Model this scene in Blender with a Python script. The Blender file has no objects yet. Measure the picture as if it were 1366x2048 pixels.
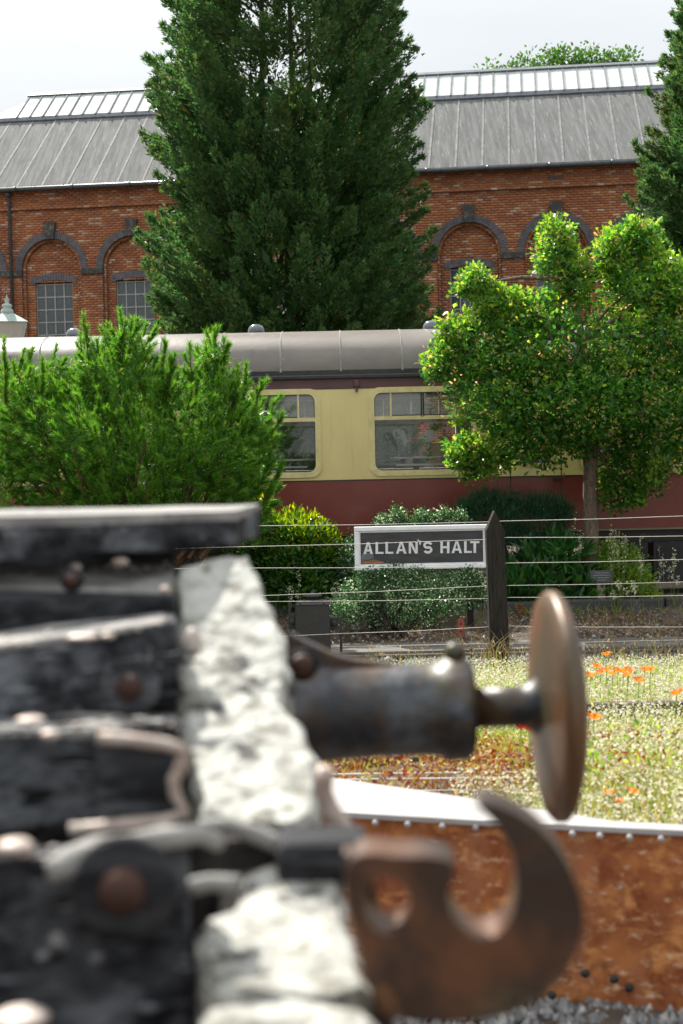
import bpy, math, random
import numpy as np
from mathutils import Vector, Matrix
random.seed(7)
rng = np.random.default_rng(11)
PI = math.pi
sc = bpy.context.scene
col = sc.collection
# ------------------------------------------------------------------ camera
EYE = Vector((0, 0, 1.45))
FPX = 2844.4                                   # 50 mm lens on a 36 mm tall frame, 2048 px
PITCH = math.atan(124 / FPX)
ROLL = 0.021
F = Vector((0, math.cos(PITCH), -math.sin(PITCH)))
U0 = Vector((0, math.sin(PITCH), math.cos(PITCH)))
R0 = Vector((1, 0, 0))
R = R0 * math.cos(ROLL) - U0 * math.sin(ROLL)
U = U0 * math.cos(ROLL) + R0 * math.sin(ROLL)
cam = bpy.data.cameras.new('camera')
cam_o = bpy.data.objects.new('camera', cam)
col.objects.link(cam_o)
cam.sensor_fit = 'VERTICAL'; cam.sensor_height = 36; cam.sensor_width = 24; cam.lens = 50
cam.clip_start = 0.05; cam.clip_end = 3000
cam_o.matrix_world = Matrix(((R.x, U.x, -F.x, EYE.x), (R.y, U.y, -F.y, EYE.y), (R.z, U.z, -F.z, EYE.z), (0, 0, 0, 1)))
cam.dof.use_dof = True; cam.dof.focus_distance = 15.6; cam.dof.aperture_fstop = 3.8
sc.camera = cam_o
# ------------------------------------------------------------------ light
SUN = Vector((-0.38, 0.68, 0.84)).normalized()
w = bpy.data.worlds.new("World"); sc.world = w; w.use_nodes = True
nt = w.node_tree; nt.nodes.clear()
o_ = nt.nodes.new('ShaderNodeOutputWorld'); bg = nt.nodes.new('ShaderNodeBackground')
sky = nt.nodes.new('ShaderNodeTexSky'); sky.sky_type = 'NISHITA'; sky.sun_disc = False
sky.sun_elevation = math.asin(SUN.z); sky.sun_rotation = math.atan2(SUN.x, SUN.y)
tc = nt.nodes.new('ShaderNodeTexCoord')
mp = nt.nodes.new('ShaderNodeMapping'); mp.inputs['Scale'].default_value = (1.0, 1.0, 3.2)
nz = nt.nodes.new('ShaderNodeTexNoise'); nz.inputs['Scale'].default_value = 3.0; nz.inputs['Detail'].default_value = 5; nz.inputs['Roughness'].default_value = .5
cr = nt.nodes.new('ShaderNodeValToRGB')
cr.color_ramp.elements[0].position = 0.34; cr.color_ramp.elements[0].color = (3.9, 4.05, 4.1, 1)
cr.color_ramp.elements[1].position = 0.62; cr.color_ramp.elements[1].color = (4.45, 4.55, 4.55, 1)
sx = nt.nodes.new('ShaderNodeSeparateXYZ')
mr = nt.nodes.new('ShaderNodeMapRange'); mr.inputs[1].default_value = 0.15; mr.inputs[2].default_value = 1.0
mr.inputs[3].default_value = 1.0; mr.inputs[4].default_value = 2.3   # an overcast sky brightens evenly toward the zenith
ml = nt.nodes.new('ShaderNodeVectorMath'); ml.operation = 'SCALE'
mx = nt.nodes.new('ShaderNodeMix'); mx.data_type = 'RGBA'; mx.inputs[0].default_value = 0.93
L = nt.links.new
L(tc.outputs['Generated'], mp.inputs[0]); L(mp.outputs[0], nz.inputs['Vector']); L(nz.outputs[0], cr.inputs[0])
L(tc.outputs['Generated'], sx.inputs[0]); L(sx.outputs[2], mr.inputs[0]); L(cr.outputs[0], ml.inputs[0]); L(mr.outputs[0], ml.inputs['Scale'])
L(sky.outputs[0], mx.inputs[6]); L(ml.outputs[0], mx.inputs[7]); L(mx.outputs[2], bg.inputs[0])
bg.inputs[1].default_value = 0.10
L(bg.outputs[0], o_.inputs[0])
sl = bpy.data.lights.new('sun', 'SUN'); sl.energy = 5.0; sl.angle = math.radians(0.6); sl.color = (1.0, .95, .86)
so = bpy.data.objects.new('sun', sl); col.objects.link(so)
so.rotation_euler = SUN.to_track_quat('Z', 'Y').to_euler(); so.location = (0, 0, 30)
sc.view_settings.view_transform = 'Standard'; sc.view_settings.look = 'None'
sc.view_settings.exposure = 0.92; sc.view_settings.gamma = 1
sc.render.engine = 'CYCLES'
sc.cycles.use_denoising = True
sc.cycles.max_bounces = 7; sc.cycles.transparent_max_bounces = 12
sc.cycles.sample_clamp_indirect = 6

# ------------------------------------------------------------------ helpers
def ray(px, py):
    u = (px - 683) / FPX; v = (py - 1024) / FPX
    return F + R * u - U * v
def at(px, py, Y):                              # photo direction met at distance Y
    d = ray(px, py)
    return EYE + d * (Y / d.y)
def G(x, y):
    def lerp(pts):
        for (a, za), (b, zb) in zip(pts, pts[1:]):
            if y <= b: return za + (zb - za) * max(0, (y - a)) / (b - a)
        return pts[-1][1]
    return lerp([(-1e4, 0), (5.5, 0), (8.0, -.24), (13.5, -.78), (15.4, -.81), (16.1, -.76), (17.1, -.56), (17.4, -.50), (18.5, -.5), (18.9, -.9), (24, -.85), (1e4, -.85)])
def Yfor(px, py, h):
    best = (1e9, 10)
    for i in range(400):
        Y = 5.4 + i * .03
        p = at(px, py, Y); e = abs(p.z - (G(p.x, Y) + h))
        if e < best[0]: best = (e, Y)
    return best[1]
def link(o, parent=None):
    col.objects.link(o)
    if parent is not None: o.parent = parent
    return o
def tag(o, label=None, cat=None, group=None, kind=None):
    if label: o['label'] = label
    if cat: o['category'] = cat
    if group: o['group'] = group
    if kind: o['kind'] = kind
    return o
def thing(name, loc, label, cat, group=None, rz=0):
    o = bpy.data.objects.new(name, None); o.empty_display_size = .1
    o.location = loc; o.rotation_euler = (0, 0, rz); link(o)
    bpy.context.view_layer.update()
    return tag(o, label, cat, group)
def bulk(name, V, counts, idx, m, parent=None, smooth=False):
    me = bpy.data.meshes.new(name)
    V = np.ascontiguousarray(V, dtype=np.float32)
    me.vertices.add(len(V)); me.vertices.foreach_set('co', V.ravel())
    me.loops.add(len(idx)); me.loops.foreach_set('vertex_index', np.ascontiguousarray(idx, dtype=np.int32))
    st = np.concatenate(([0], np.cumsum(counts)[:-1])).astype(np.int32)
    me.polygons.add(len(counts)); me.polygons.foreach_set('loop_start', st)
    me.update(calc_edges=True)
    if smooth: me.polygons.foreach_set('use_smooth', np.ones(len(counts), dtype=bool))
    me.materials.append(m)
    o = bpy.data.objects.new(name, me); link(o, parent)
    if parent is not None: o.matrix_parent_inverse = parent.matrix_world.inverted()
    return o
class MB:
    """collects simple shapes in world space; build() links them as one mesh"""
    def __init__(s): s.v = []; s.f = []; s.sm = []
    def add(s, vs, fs, sm=False):
        b = len(s.v); s.v += [tuple(v) for v in vs]; s.f += [tuple(i + b for i in f) for f in fs]; s.sm += [sm] * len(fs); return s
    def hexa(s, p):                                  # 8 points: bottom 4, top 4
        return s.add(p, [(0, 3, 2, 1), (4, 5, 6, 7), (0, 1, 5, 4), (1, 2, 6, 5), (2, 3, 7, 6), (3, 0, 4, 7)])
    def box(s, a, b, M=None):
        x0, y0, z0 = a; x1, y1, z1 = b
        p = [Vector(q) for q in ((x0, y0, z0), (x1, y0, z0), (x1, y1, z0), (x0, y1, z0), (x0, y0, z1), (x1, y0, z1), (x1, y1, z1), (x0, y1, z1))]
        if M is not None: p = [M @ q for q in p]
        return s.hexa(p)
    def tube(s, pts, rad, n=8, caps=True, flat=1.0):
        pts = [Vector(p) for p in pts]
        if not hasattr(rad, '__len__'): rad = [rad] * len(pts)
        vs = []; prev = None
        for i, p in enumerate(pts):
            t = (pts[min(i + 1, len(pts) - 1)] - pts[max(i - 1, 0)]).normalized()
            if prev is None:
                a = t.orthogonal().normalized()
            else:
                a = (prev - t * prev.dot(t)).normalized()
            prev = a; b = t.cross(a)
            for k in range(n):
                an = 2 * PI * k / n
                vs.append(p + a * math.cos(an) * rad[i] + b * math.sin(an) * rad[i] * flat)
        fs = []
        for i in range(len(pts) - 1):
            for k in range(n):
                k2 = (k + 1) % n
                fs.append((i * n + k, i * n + k2, (i + 1) * n + k2, (i + 1) * n + k))
        if caps: fs.append(tuple(range(n - 1, -1, -1))); fs.append(tuple((len(pts) - 1) * n + k for k in range(n)))
        return s.add(vs, fs, True)
    def lathe(s, prof, o, ax=Vector((0, 0, 1)), n=24, sm=True):     # prof: (radius, along)
        ax = ax.normalized(); a = ax.orthogonal().normalized(); b = ax.cross(a); o = Vector(o)
        vs = [o + ax * h + (a * math.cos(2 * PI * k / n) + b * math.sin(2 * PI * k / n)) * r for r, h in prof for k in range(n)]
        fs = [(i * n + k, i * n + (k + 1) % n, (i + 1) * n + (k + 1) % n, (i + 1) * n + k) for i in range(len(prof) - 1) for k in range(n)]
        fs.append(tuple(range(n - 1, -1, -1))); fs.append(tuple((len(prof) - 1) * n + k for k in range(n)))
        return s.add(vs, fs, sm)
    def prism(s, outer, d):                          # list of 3-D points, extruded by vector d
        n = len(outer); vs = [Vector(p) for p in outer] + [Vector(p) + d for p in outer]
        fs = [tuple(range(n)), tuple(range(2 * n - 1, n - 1, -1))] + [(i, n + i, n + (i + 1) % n, (i + 1) % n) for i in range(n)]
        return s.add(vs, fs)
    def ball(s, c, r, n=8, sq=1.0):
        prof = [(max(1e-4, r * math.sin(PI * i / n)), -r * sq * math.cos(PI * i / n)) for i in range(n + 1)]
        return s.lathe(prof, c, n=max(8, n))
    def build(s, name, m, parent=None, bevel=0, kind=None, local=None):
        me = bpy.data.meshes.new(name); vs = s.v
        o = bpy.data.objects.new(name, me); link(o, parent)
        if local is not None:                        # origin at the thing's base
            vs = [Vector(v) - Vector(local) for v in vs]; o.location = local
        me.from_pydata([tuple(v) for v in vs], [], s.f); me.update()
        me.polygons.foreach_set('use_smooth', s.sm)
        me.materials.append(m)
        if parent is not None: o.matrix_parent_inverse = parent.matrix_world.inverted()
        if bevel:
            b = o.modifiers.new('bevel', 'BEVEL'); b.width = bevel; b.segments = 2; b.limit_method = 'ANGLE'
        if kind: o['kind'] = kind
        bpy_dirty.append(o)
        return o
bpy_dirty = []
def roughen(o, sub=3, amt=.01, size=.1):
    m = o.modifiers.new('sub', 'SUBSURF'); m.subdivision_type = 'SIMPLE'; m.levels = sub; m.render_levels = sub
    t = bpy.data.textures.new('lumps', 'CLOUDS'); t.noise_scale = size
    d = o.modifiers.new('rough', 'DISPLACE'); d.texture = t; d.strength = amt; d.texture_coords = 'GLOBAL'
def copy_tree(o, parent=None):
    c = o.copy(); col.objects.link(c); c.parent = parent
    for ch in [k for k in o.children]: copy_tree(ch, c)
    return c

# ------------------------------------------------------------------ materials
def mat(name, c, c2=None, rough=.6, scale=20, lo=.35, hi=.65, bump=0, bscale=None, metal=0, trans=0, island=None, stretch=(1, 1, 1), detail=6, extra=None, spec=.5, coat=0, tv=3.3, th=.482):
    m = bpy.data.materials.new(name); m.use_nodes = True; t = m.node_tree; n = t.nodes; k = t.links.new
    b = n['Principled BSDF']; b.inputs['Roughness'].default_value = rough; b.inputs['Metallic'].default_value = metal
    b.inputs['Specular IOR Level'].default_value = spec
    if coat: b.inputs['Coat Weight'].default_value = coat; b.inputs['Coat Roughness'].default_value = .1
    rgb = lambda q: (q[0], q[1], q[2], 1)
    tcn = n.new('ShaderNodeTexCoord'); mpn = n.new('ShaderNodeMapping'); mpn.inputs['Scale'].default_value = stretch
    k(tcn.outputs['Object'], mpn.inputs[0])
    out = None
    if island:                                       # per-piece colour: list of (pos, colour)
        g = n.new('ShaderNodeNewGeometry'); oi = n.new('ShaderNodeObjectInfo')
        ad = n.new('ShaderNodeMath'); ad.operation = 'ADD'; fr = n.new('ShaderNodeMath'); fr.operation = 'FRACT'
        k(g.outputs['Random Per Island'], ad.inputs[0]); k(oi.outputs['Random'], ad.inputs[1]); k(ad.outputs[0], fr.inputs[0])
        r = n.new('ShaderNodeValToRGB'); e = r.color_ramp.elements
        e[0].position, e[0].color = island[0][0], rgb(island[0][1]); e[1].position, e[1].color = island[1][0], rgb(island[1][1])
        for p, q in island[2:]:
            x = e.new(p); x.color = rgb(q)
        k(fr.outputs[0], r.inputs[0]); out = r.outputs[0]
    if c2 is not None:
        z = n.new('ShaderNodeTexNoise'); z.inputs['Scale'].default_value = scale; z.inputs['Detail'].default_value = detail
        z.inputs['Roughness'].default_value = .62
        k(mpn.outputs[0], z.inputs['Vector'])
        r = n.new('ShaderNodeMapRange'); r.inputs[1].default_value = lo; r.inputs[2].default_value = hi; k(z.outputs[0], r.inputs[0])
        x = n.new('ShaderNodeMix'); x.data_type = 'RGBA'; k(r.outputs[0], x.inputs[0]); x.inputs[7].default_value = rgb(c2)
        if out is not None: k(out, x.inputs[6])
        else: x.inputs[6].default_value = rgb(c)
        out = x.outputs[2]
    for ex in (extra or []):                         # (colour, scale, lo, hi, stretch)
        mp2 = n.new('ShaderNodeMapping'); mp2.inputs['Scale'].default_value = ex[4] if len(ex) > 4 else (1, 1, 1); mp2.inputs['Location'].default_value = (3.1, 7.7, 1.3)
        k(tcn.outputs['Object'], mp2.inputs[0])
        z = n.new('ShaderNodeTexNoise'); z.inputs['Scale'].default_value = ex[1]; z.inputs['Detail'].default_value = 7; z.inputs['Roughness'].default_value = .65
        k(mp2.outputs[0], z.inputs['Vector'])
        r = n.new('ShaderNodeMapRange'); r.inputs[1].default_value = ex[2]; r.inputs[2].default_value = ex[3]; k(z.outputs[0], r.inputs[0])
        x = n.new('ShaderNodeMix'); x.data_type = 'RGBA'; k(r.outputs[0], x.inputs[0]); x.inputs[7].default_value = rgb(ex[0])
        if out is not None: k(out, x.inputs[6])
        else: x.inputs[6].default_value = rgb(c)
        out = x.outputs[2]
    if out is not None: k(out, b.inputs['Base Color'])
    else: b.inputs['Base Color'].default_value = rgb(c)
    if bump:
        z = n.new('ShaderNodeTexNoise'); z.inputs['Scale'].default_value = bscale or scale * 2; z.inputs['Detail'].default_value = 8
        k(mpn.outputs[0], z.inputs['Vector'])
        bp = n.new('ShaderNodeBump'); bp.inputs['Strength'].default_value = 1.0; bp.inputs['Distance'].default_value = bump
        k(z.outputs[0], bp.inputs['Height']); k(bp.outputs[0], b.inputs['Normal'])
    if trans:
        tr = n.new('ShaderNodeBsdfTranslucent'); sh = n.new('ShaderNodeMixShader'); sh.inputs[0].default_value = trans
        hs = n.new('ShaderNodeHueSaturation'); hs.inputs['Value'].default_value = tv; hs.inputs['Saturation'].default_value = 1.1; hs.inputs['Hue'].default_value = th
        if out is not None: k(out, hs.inputs['Color'])
        else: hs.inputs['Color'].default_value = rgb(c)
        k(hs.outputs[0], tr.inputs[0]); k(b.outputs[0], sh.inputs[1]); k(tr.outputs[0], sh.inputs[2])
        k(sh.outputs[0], n['Material Output'].inputs[0])
    return m
def glass(name, tint, refl=.12, rough=.02, dirt=.0):
    m = bpy.data.materials.new(name); m.use_nodes = True; t = m.node_tree; n = t.nodes; k = t.links.new
    n.remove(n['Principled BSDF'])
    tr = n.new('ShaderNodeBsdfTransparent'); tr.inputs[0].default_value = (*tint, 1)
    gl = n.new('ShaderNodeBsdfGlossy'); gl.inputs['Roughness'].default_value = rough
    df = n.new('ShaderNodeBsdfDiffuse'); df.inputs[0].default_value = (.6, .6, .55, 1)
    f = n.new('ShaderNodeFresnel'); f.inputs[0].default_value = 1.5
    ad = n.new('ShaderNodeMath'); ad.operation = 'ADD'; ad.inputs[1].default_value = refl; k(f.outputs[0], ad.inputs[0])
    a = n.new('ShaderNodeMixShader'); k(ad.outputs[0], a.inputs[0]); k(tr.outputs[0], a.inputs[1]); k(gl.outputs[0], a.inputs[2])
    c = n.new('ShaderNodeMixShader'); c.inputs[0].default_value = dirt; k(a.outputs[0], c.inputs[1]); k(df.outputs[0], c.inputs[2])
    k(c.outputs[0], n['Material Output'].inputs[0])
    return m
BRK = [(0, (.36, .13, .055)), (.25, (.44, .17, .07)), (.45, (.33, .11, .05)), (.62, (.48, .21, .085)), (.72, (.26, .11, .07)), (.80, (.40, .15, .07)), (.91, (.47, .26, .15)), (1, (.58, .43, .32))]
M = dict(
 brick=mat('brick', (0, 0, 0), (.20, .07, .035), island=BRK, rough=.9, scale=.6, lo=.42, hi=.85, bump=.004, bscale=30),
 mortar=mat('mortar', (.24, .15, .11), (.13, .09, .07), rough=.95, scale=3),
 bluebrick=mat('blue_brick', (.07, .068, .082), (.14, .13, .145), rough=.6, scale=6, bump=.003),
 darkstone=mat('soot_stone', (.045, .045, .045), (.16, .15, .13), rough=.8, scale=8, lo=.5, hi=.7, bump=.004),
 roof=mat('roof_sheet', (.115, .12, .12), (.19, .192, .19), spec=.1, rough=.9, scale=1.6, lo=.35, hi=.7, stretch=(6, .3, .3), bump=.003, bscale=30,
          extra=[((.10, .103, .10), 2.0, .48, .70, (3.5, .4, .4)), ((.38, .38, .36), 7, .58, .76, (4, .2, .2))]),
 roofseam=mat('roof_seam', (.25, .25, .245), (.15, .15, .15), spec=.15, rough=.8, scale=4),
 roofglass=mat('roof_glazing', (.55, .60, .58), (.42, .46, .45), rough=.22, scale=3, spec=.8),
 lead=mat('lead', (.09, .10, .12), (.16, .17, .19), rough=.5, scale=4),
 gutter=mat('gutter', (.03, .033, .04), (.06, .065, .07), rough=.4, scale=8),
 winpane=mat('dark_pane', (.035, .05, .055), (.075, .09, .09), rough=.12, scale=1.7, spec=.7),
 winframe=mat('grey_window_bar', (.42, .42, .42), (.28, .28, .28), rough=.6, scale=15),
 cream=mat('cream_paint', (.76, .62, .27), (.68, .54, .23), rough=.33, scale=1.5, stretch=(1, 1, .5), coat=.25,
           extra=[((.48, .38, .18), 3.0, .58, .82, (3, 1, .35)), ((.66, .58, .30), 6, .6, .8, (1, 1, .3))]),
 creamframe=mat('cream_frame_paint', (.78, .65, .31), (.60, .50, .24), rough=.4, scale=9, coat=.2),
 maroon=mat('crimson_paint', (.165, .024, .018), (.20, .034, .024), rough=.34, scale=2, coat=.3, extra=[((.26, .09, .06), 8, .66, .82, (3, 1, .3))]),
 plum=mat('plum_strip', (.12, .05, .055), (.09, .04, .045), rough=.45, scale=5),
 carroof=mat('carriage_roof', (.165, .142, .122), (.115, .095, .08), spec=.6, rough=.36, scale=2.0, stretch=(.6, 1, 1), bump=.002, bscale=20,
             extra=[((.09, .07, .06), 5, .6, .8, (1, 1, 1)), ((.26, .24, .22), 9, .66, .74, (2, 1, .4))]),
 seam=mat('riveted_seam', (.20, .19, .18), (.36, .35, .33), rough=.6, scale=40),
 blackpaint=mat('black_paint', (.012, .013, .015), (.03, .03, .032), rough=.45, scale=10),
 ventm=mat('ventilator_metal', (.07, .08, .10), (.13, .14, .16), rough=.2, scale=6, coat=.5),
 interior=mat('carriage_lining', (.55, .46, .34), (.45, .37, .26), rough=.5, scale=4),
 seat=mat('seat_moquette', (.10, .045, .04), (.06, .05, .06), rough=.9, scale=30),
 linen=mat('white_linen', (.80, .80, .80), (.72, .72, .73), rough=.8, scale=8),
 chrome=mat('window_metal', (.5, .5, .5), rough=.25, metal=1),
 redsign=mat('red_sticker', (.42, .03, .03), rough=.4),
 white=mat('white_paint', (.80, .81, .82), (.66, .68, .70), rough=.5, scale=8, lo=.45, hi=.75),
 signblack=mat('sign_black', (.028, .030, .034), (.05, .052, .057), rough=.38, scale=5, stretch=(1, 1, 4)),
 letter=mat('letter_silver', (.62, .63, .64), (.74, .74, .74), rough=.45, scale=9),
 peel=mat('bare_orange_board', (.42, .17, .05), (.10, .07, .06), rough=.7, scale=14, stretch=(1, 1, 4)),
 postwood=mat('tarred_timber', (.014, .013, .011), (.038, .033, .027), spec=.2, rough=.85, scale=9, stretch=(6, 6, .7), bump=.006, bscale=14, extra=[((.16, .14, .12), 30, .68, .74)]),
 wire=mat('galvanised_wire', (.78, .72, .67), (.58, .53, .49), rough=.5, scale=60),
 signwire=mat('steel_signal_wire', (.80, .77, .74), (.6, .57, .55), rough=.5, scale=60),
 railtop=mat('rail_steel', (.16, .14, .13), (.09, .06, .045), rough=.35, scale=20, metal=.4),
 redstake=mat('red_oxide', (.34, .075, .04), (.22, .05, .03), rough=.7, scale=12),
 sleeper=mat('weathered_baulk', (.17, .155, .14), (.07, .062, .055), rough=.9, scale=5, stretch=(.5, 5, 5), bump=.006),
 soil=mat('soil', (.045, .030, .022), (.10, .075, .055), rough=.95, scale=6, bump=.02, bscale=18, extra=[((.16, .12, .085), 14, .58, .7)]),
 stone=mat('stone', (0, 0, 0), (.12, .12, .125), island=[(0, (.10, .10, .105)), (.4, (.20, .20, .205)), (.8, (.32, .31, .30)), (1, (.50, .49, .47))], rough=.85, scale=20, lo=.4, hi=.8),
 darkballast=mat('ballast', (0, 0, 0), (.05, .052, .058), island=[(0, (.04, .043, .05)), (.6, (.10, .105, .115)), (1, (.26, .26, .27))], rough=.8, scale=20, lo=.4, hi=.8),
 bark=mat('oak_bark', (.20, .135, .10), (.075, .06, .045), rough=.95, scale=14, stretch=(3, 3, .8), bump=.012, bscale=22, extra=[((.17, .17, .11), 8, .55, .75)]),
 twig=mat('twig', (.045, .032, .022), (.025, .018, .014), rough=.9, scale=20),
 pinebark=mat('pine_bark', (.15, .075, .035), (.08, .045, .03), rough=.9, scale=20),
 oak=mat('oak_leaf', (0, 0, 0), trans=.5, tv=3.5, th=.492, rough=.38, island=[(0, (.016, .070, .014)), (.45, (.035, .115, .02)), (.75, (.065, .155, .025)), (.94, (.12, .20, .03)), (1, (.30, .20, .08))]),
 limeoak=mat('lime_oak_leaf', (0, 0, 0), trans=.5, tv=2.7, th=.49, rough=.35, island=[(0, (.07, .17, .02)), (.6, (.13, .24, .035)), (1, (.26, .30, .06))]),  # yellower tone carries the sunlit look of the upper oak
 newoak=mat('young_oak_leaf', (0, 0, 0), trans=.45, rough=.5, island=[(0, (.10, .16, .02)), (.45, (.16, .19, .03)), (.75, (.30, .20, .08)), (1, (.40, .25, .14))]),
 pine=mat('pine_needle', (0, 0, 0), trans=.42, tv=3.7, th=.495, rough=.4, island=[(0, (.022, .085, .014)), (.5, (.05, .14, .018)), (.88, (.10, .19, .025)), (1, (.20, .20, .05))]),
 conifer=mat('cypress_spray', (0, 0, 0), (.045, .06, .014), trans=.30, rough=.6, scale=.5, lo=.5, hi=.8, island=[(0, (.020, .070, .022)), (.55, (.034, .098, .028)), (.9, (.065, .12, .03)), (1, (.12, .11, .035))]),
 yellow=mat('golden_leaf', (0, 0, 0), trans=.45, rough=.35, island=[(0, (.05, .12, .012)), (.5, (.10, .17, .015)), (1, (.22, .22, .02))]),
 laurel=mat('glossy_leaf', (0, 0, 0), trans=.3, rough=.25, island=[(0, (.02, .07, .012)), (.7, (.035, .10, .016)), (1, (.07, .14, .02))]),
 varieg=mat('variegated_leaf', (0, 0, 0), trans=.25, rough=.35, island=[(0, (.018, .065, .020)), (.74, (.035, .105, .03)), (.81, (.17, .25, .14)), (1, (.55, .60, .42))]),
 yew=mat('blue_green_needle', (0, 0, 0), trans=.2, rough=.55, island=[(0, (.012, .05, .025)), (.7, (.022, .075, .035)), (1, (.05, .12, .04))]),
 broad=mat('broad_leaf', (0, 0, 0), trans=.35, rough=.4, island=[(0, (.015, .075, .018)), (.7, (.03, .11, .022)), (1, (.07, .16, .03))]),
 herb=mat('herb_leaf', (0, 0, 0), trans=.45, rough=.5, island=[(0, (.06, .15, .02)), (.6, (.11, .2, .03)), (1, (.22, .25, .05))]),
 grass=mat('grass_blade', (0, 0, 0), trans=.45, rough=.5, tv=2.4, island=[(0, (.09, .16, .02)), (.5, (.18, .23, .04)), (.8, (.32, .29, .09)), (1, (.42, .33, .14))]),
 seed=mat('seed_head', (0, 0, 0), trans=.35, tv=1.3, rough=.8, island=[(0, (.34, .38, .20)), (.5, (.55, .54, .38)), (1, (.78, .72, .62))]),
 straw=mat('dry_grass', (0, 0, 0), tv=1.4, th=.5, trans=.3, rough=.8, island=[(0, (.16, .11, .05)), (.5, (.30, .22, .11)), (1, (.48, .38, .22))]),
 redweed=mat('red_weed', (0, 0, 0), tv=1.4, th=.5, trans=.35, rough=.6, island=[(0, (.14, .02, .012)), (.4, (.28, .06, .02)), (.65, (.34, .22, .05)), (1, (.42, .36, .12))]),
 deadleaf=mat('dead_leaf', (0, 0, 0), tv=1.4, th=.5, trans=.2, rough=.8, island=[(0, (.06, .04, .025)), (.6, (.16, .10, .06)), (1, (.34, .27, .2))]),
 poppy=mat('poppy_petal', (.78, .20, .06), (.86, .30, .11), tv=1.2, th=.5, trans=.5, rough=.6, scale=30),
 poppyred=mat('red_petal', (.5, .02, .02), tv=1.2, th=.5, trans=.4, rough=.6),
 stem=mat('green_stem', (.20, .27, .08), trans=.5, tv=1.8, rough=.6),
 rust=mat('rust_plate', (.40, .145, .05), (.20, .055, .022), rough=.8, spec=.2, scale=7, lo=.40, hi=.60, bump=.003, bscale=30,
          extra=[((.54, .23, .08), 13, .51, .64, (1, 1, 1.6)), ((.10, .035, .018), 8, .58, .70), ((.60, .38, .24), 30, .56, .68, (.6, 1, 1.5)), ((.30, .12, .06), 5, .5, .68, (2.5, 1, .3)), ((.42, .44, .47), 16, .69, .73)]),
 fadedtop=mat('faded_plate_top', (.28, .265, .26), (.38, .365, .36), rough=.6, scale=3, extra=[((.38, .25, .18), 12, .66, .78)]),
 hookm=mat('worn_hook_steel', (.035, .019, .013), (.11, .045, .020), rough=.42, scale=10, lo=.45, hi=.62, metal=.15, spec=.5, bump=.003, bscale=25, extra=[((.055, .055, .035), 8, .54, .64), ((.16, .07, .025), 16, .58, .68), ((.015, .012, .011), 9, .6, .7)]),
 bufferm=mat('buffer_iron', (.016, .020, .026), (.065, .036, .020), rough=.42, spec=.45, scale=9, lo=.45, hi=.6, metal=.1, bump=.006, bscale=16, extra=[((.085, .095, .11), 8, .54, .66), ((.06, .05, .018), 6, .56, .66), ((.32, .20, .13), 24, .64, .70)]),
 headm=mat('buffer_head_iron', (.13, .065, .032), (.06, .052, .032), rough=.4, scale=7, lo=.42, hi=.58, bump=.003, bscale=20, metal=.15, spec=.4, stretch=(1, 1, .35), extra=[((.25, .22, .13), 4, .55, .75, (1, 1, .3)), ((.26, .10, .045), 7, .6, .75, (1, 1, .4))]),
 char=mat('blackened_wood', (.010, .0105, .013), (.045, .047, .052), spec=.2, rough=.8, scale=9, lo=.42, hi=.62, stretch=(.35, 3, 3), bump=.02, bscale=14,
          extra=[((.15, .16, .175), 5, .52, .68, (.6, 1, 1.4)), ((.008, .008, .009), 16, .54, .60, (.25, 1, 2.5)), ((.006, .006, .007), 5, .6, .7), ((.42, .40, .38), 24, .66, .72, (.5, 1, 1))]),
 greychar=mat('grey_weathered_timber', (.05, .052, .058), (.012, .0125, .015), spec=.15, rough=.85, scale=7, lo=.45, hi=.6, stretch=(.4, 3, 3), bump=.015, bscale=14, extra=[((.17, .18, .20), 9, .50, .64, (.6, 1, 1.2)), ((.008, .008, .009), 14, .56, .62, (.3, 1, 2)), ((.30, .30, .30), 26, .62, .70, (.5, 1, 1))]),
 rotten=mat('rotten_dark_wood', (.012, .011, .011), (.04, .036, .034), rough=.9, spec=.1, scale=20, bump=.02, bscale=30, extra=[((.30, .27, .24), 18, .62, .68)]),
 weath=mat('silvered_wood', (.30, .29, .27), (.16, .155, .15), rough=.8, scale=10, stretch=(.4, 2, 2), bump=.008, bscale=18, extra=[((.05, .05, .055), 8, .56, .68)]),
 whiteold=mat('flaking_white_paint', (.43, .43, .395), (.30, .30, .275), rough=.75, scale=18, bump=.01, bscale=26,
              extra=[((.15, .145, .12), 30, .49, .60), ((.03, .028, .026), 13, .565, .61)]),
 ruststrap=mat('rusty_strap', (.50, .44, .40), (.30, .22, .18), rough=.55, scale=18, metal=.15, bump=.003, extra=[((.55, .46, .40), 30, .6, .7)]),
 bolt=mat('rusty_bolt', (.075, .032, .02), (.03, .015, .012), rough=.6, scale=20, spec=.25),
 copper=mat('verdigris_metal', (.20, .27, .25), (.34, .41, .38), rough=.45, scale=6),
 boxm=mat('dark_grey_enamel', (.032, .032, .031), (.045, .043, .040), spec=.3, rough=.55, scale=30, bump=.0005),
 plaque=mat('slate_plaque', (.035, .038, .048), (.09, .09, .10), rough=.6, scale=60, stretch=(1, 1, 3)),
 greywood=mat('grey_stake_wood', (.25, .20, .155), (.13, .10, .08), rough=.9, scale=12, stretch=(3, 3, .5)),
 terracotta=mat('dried_flower', (.28, .10, .03), (.15, .06, .02), rough=.8, scale=60),
 clayland=mat('ground_far', (.10, .10, .06), (.16, .14, .10), rough=.95, scale=.6),
)
M['carglass'] = glass('carriage_glass', (.95, .96, .95), .025, .02, .01)
M['topglass'] = glass('toplight_glass', (.8, .82, .82), .12, .05, .14)  # pale veil puts the bright sky in the toplights into the glass
M['lampglass'] = glass('lantern_glass', (.8, .8, .78), .04, .1, .45)

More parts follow.
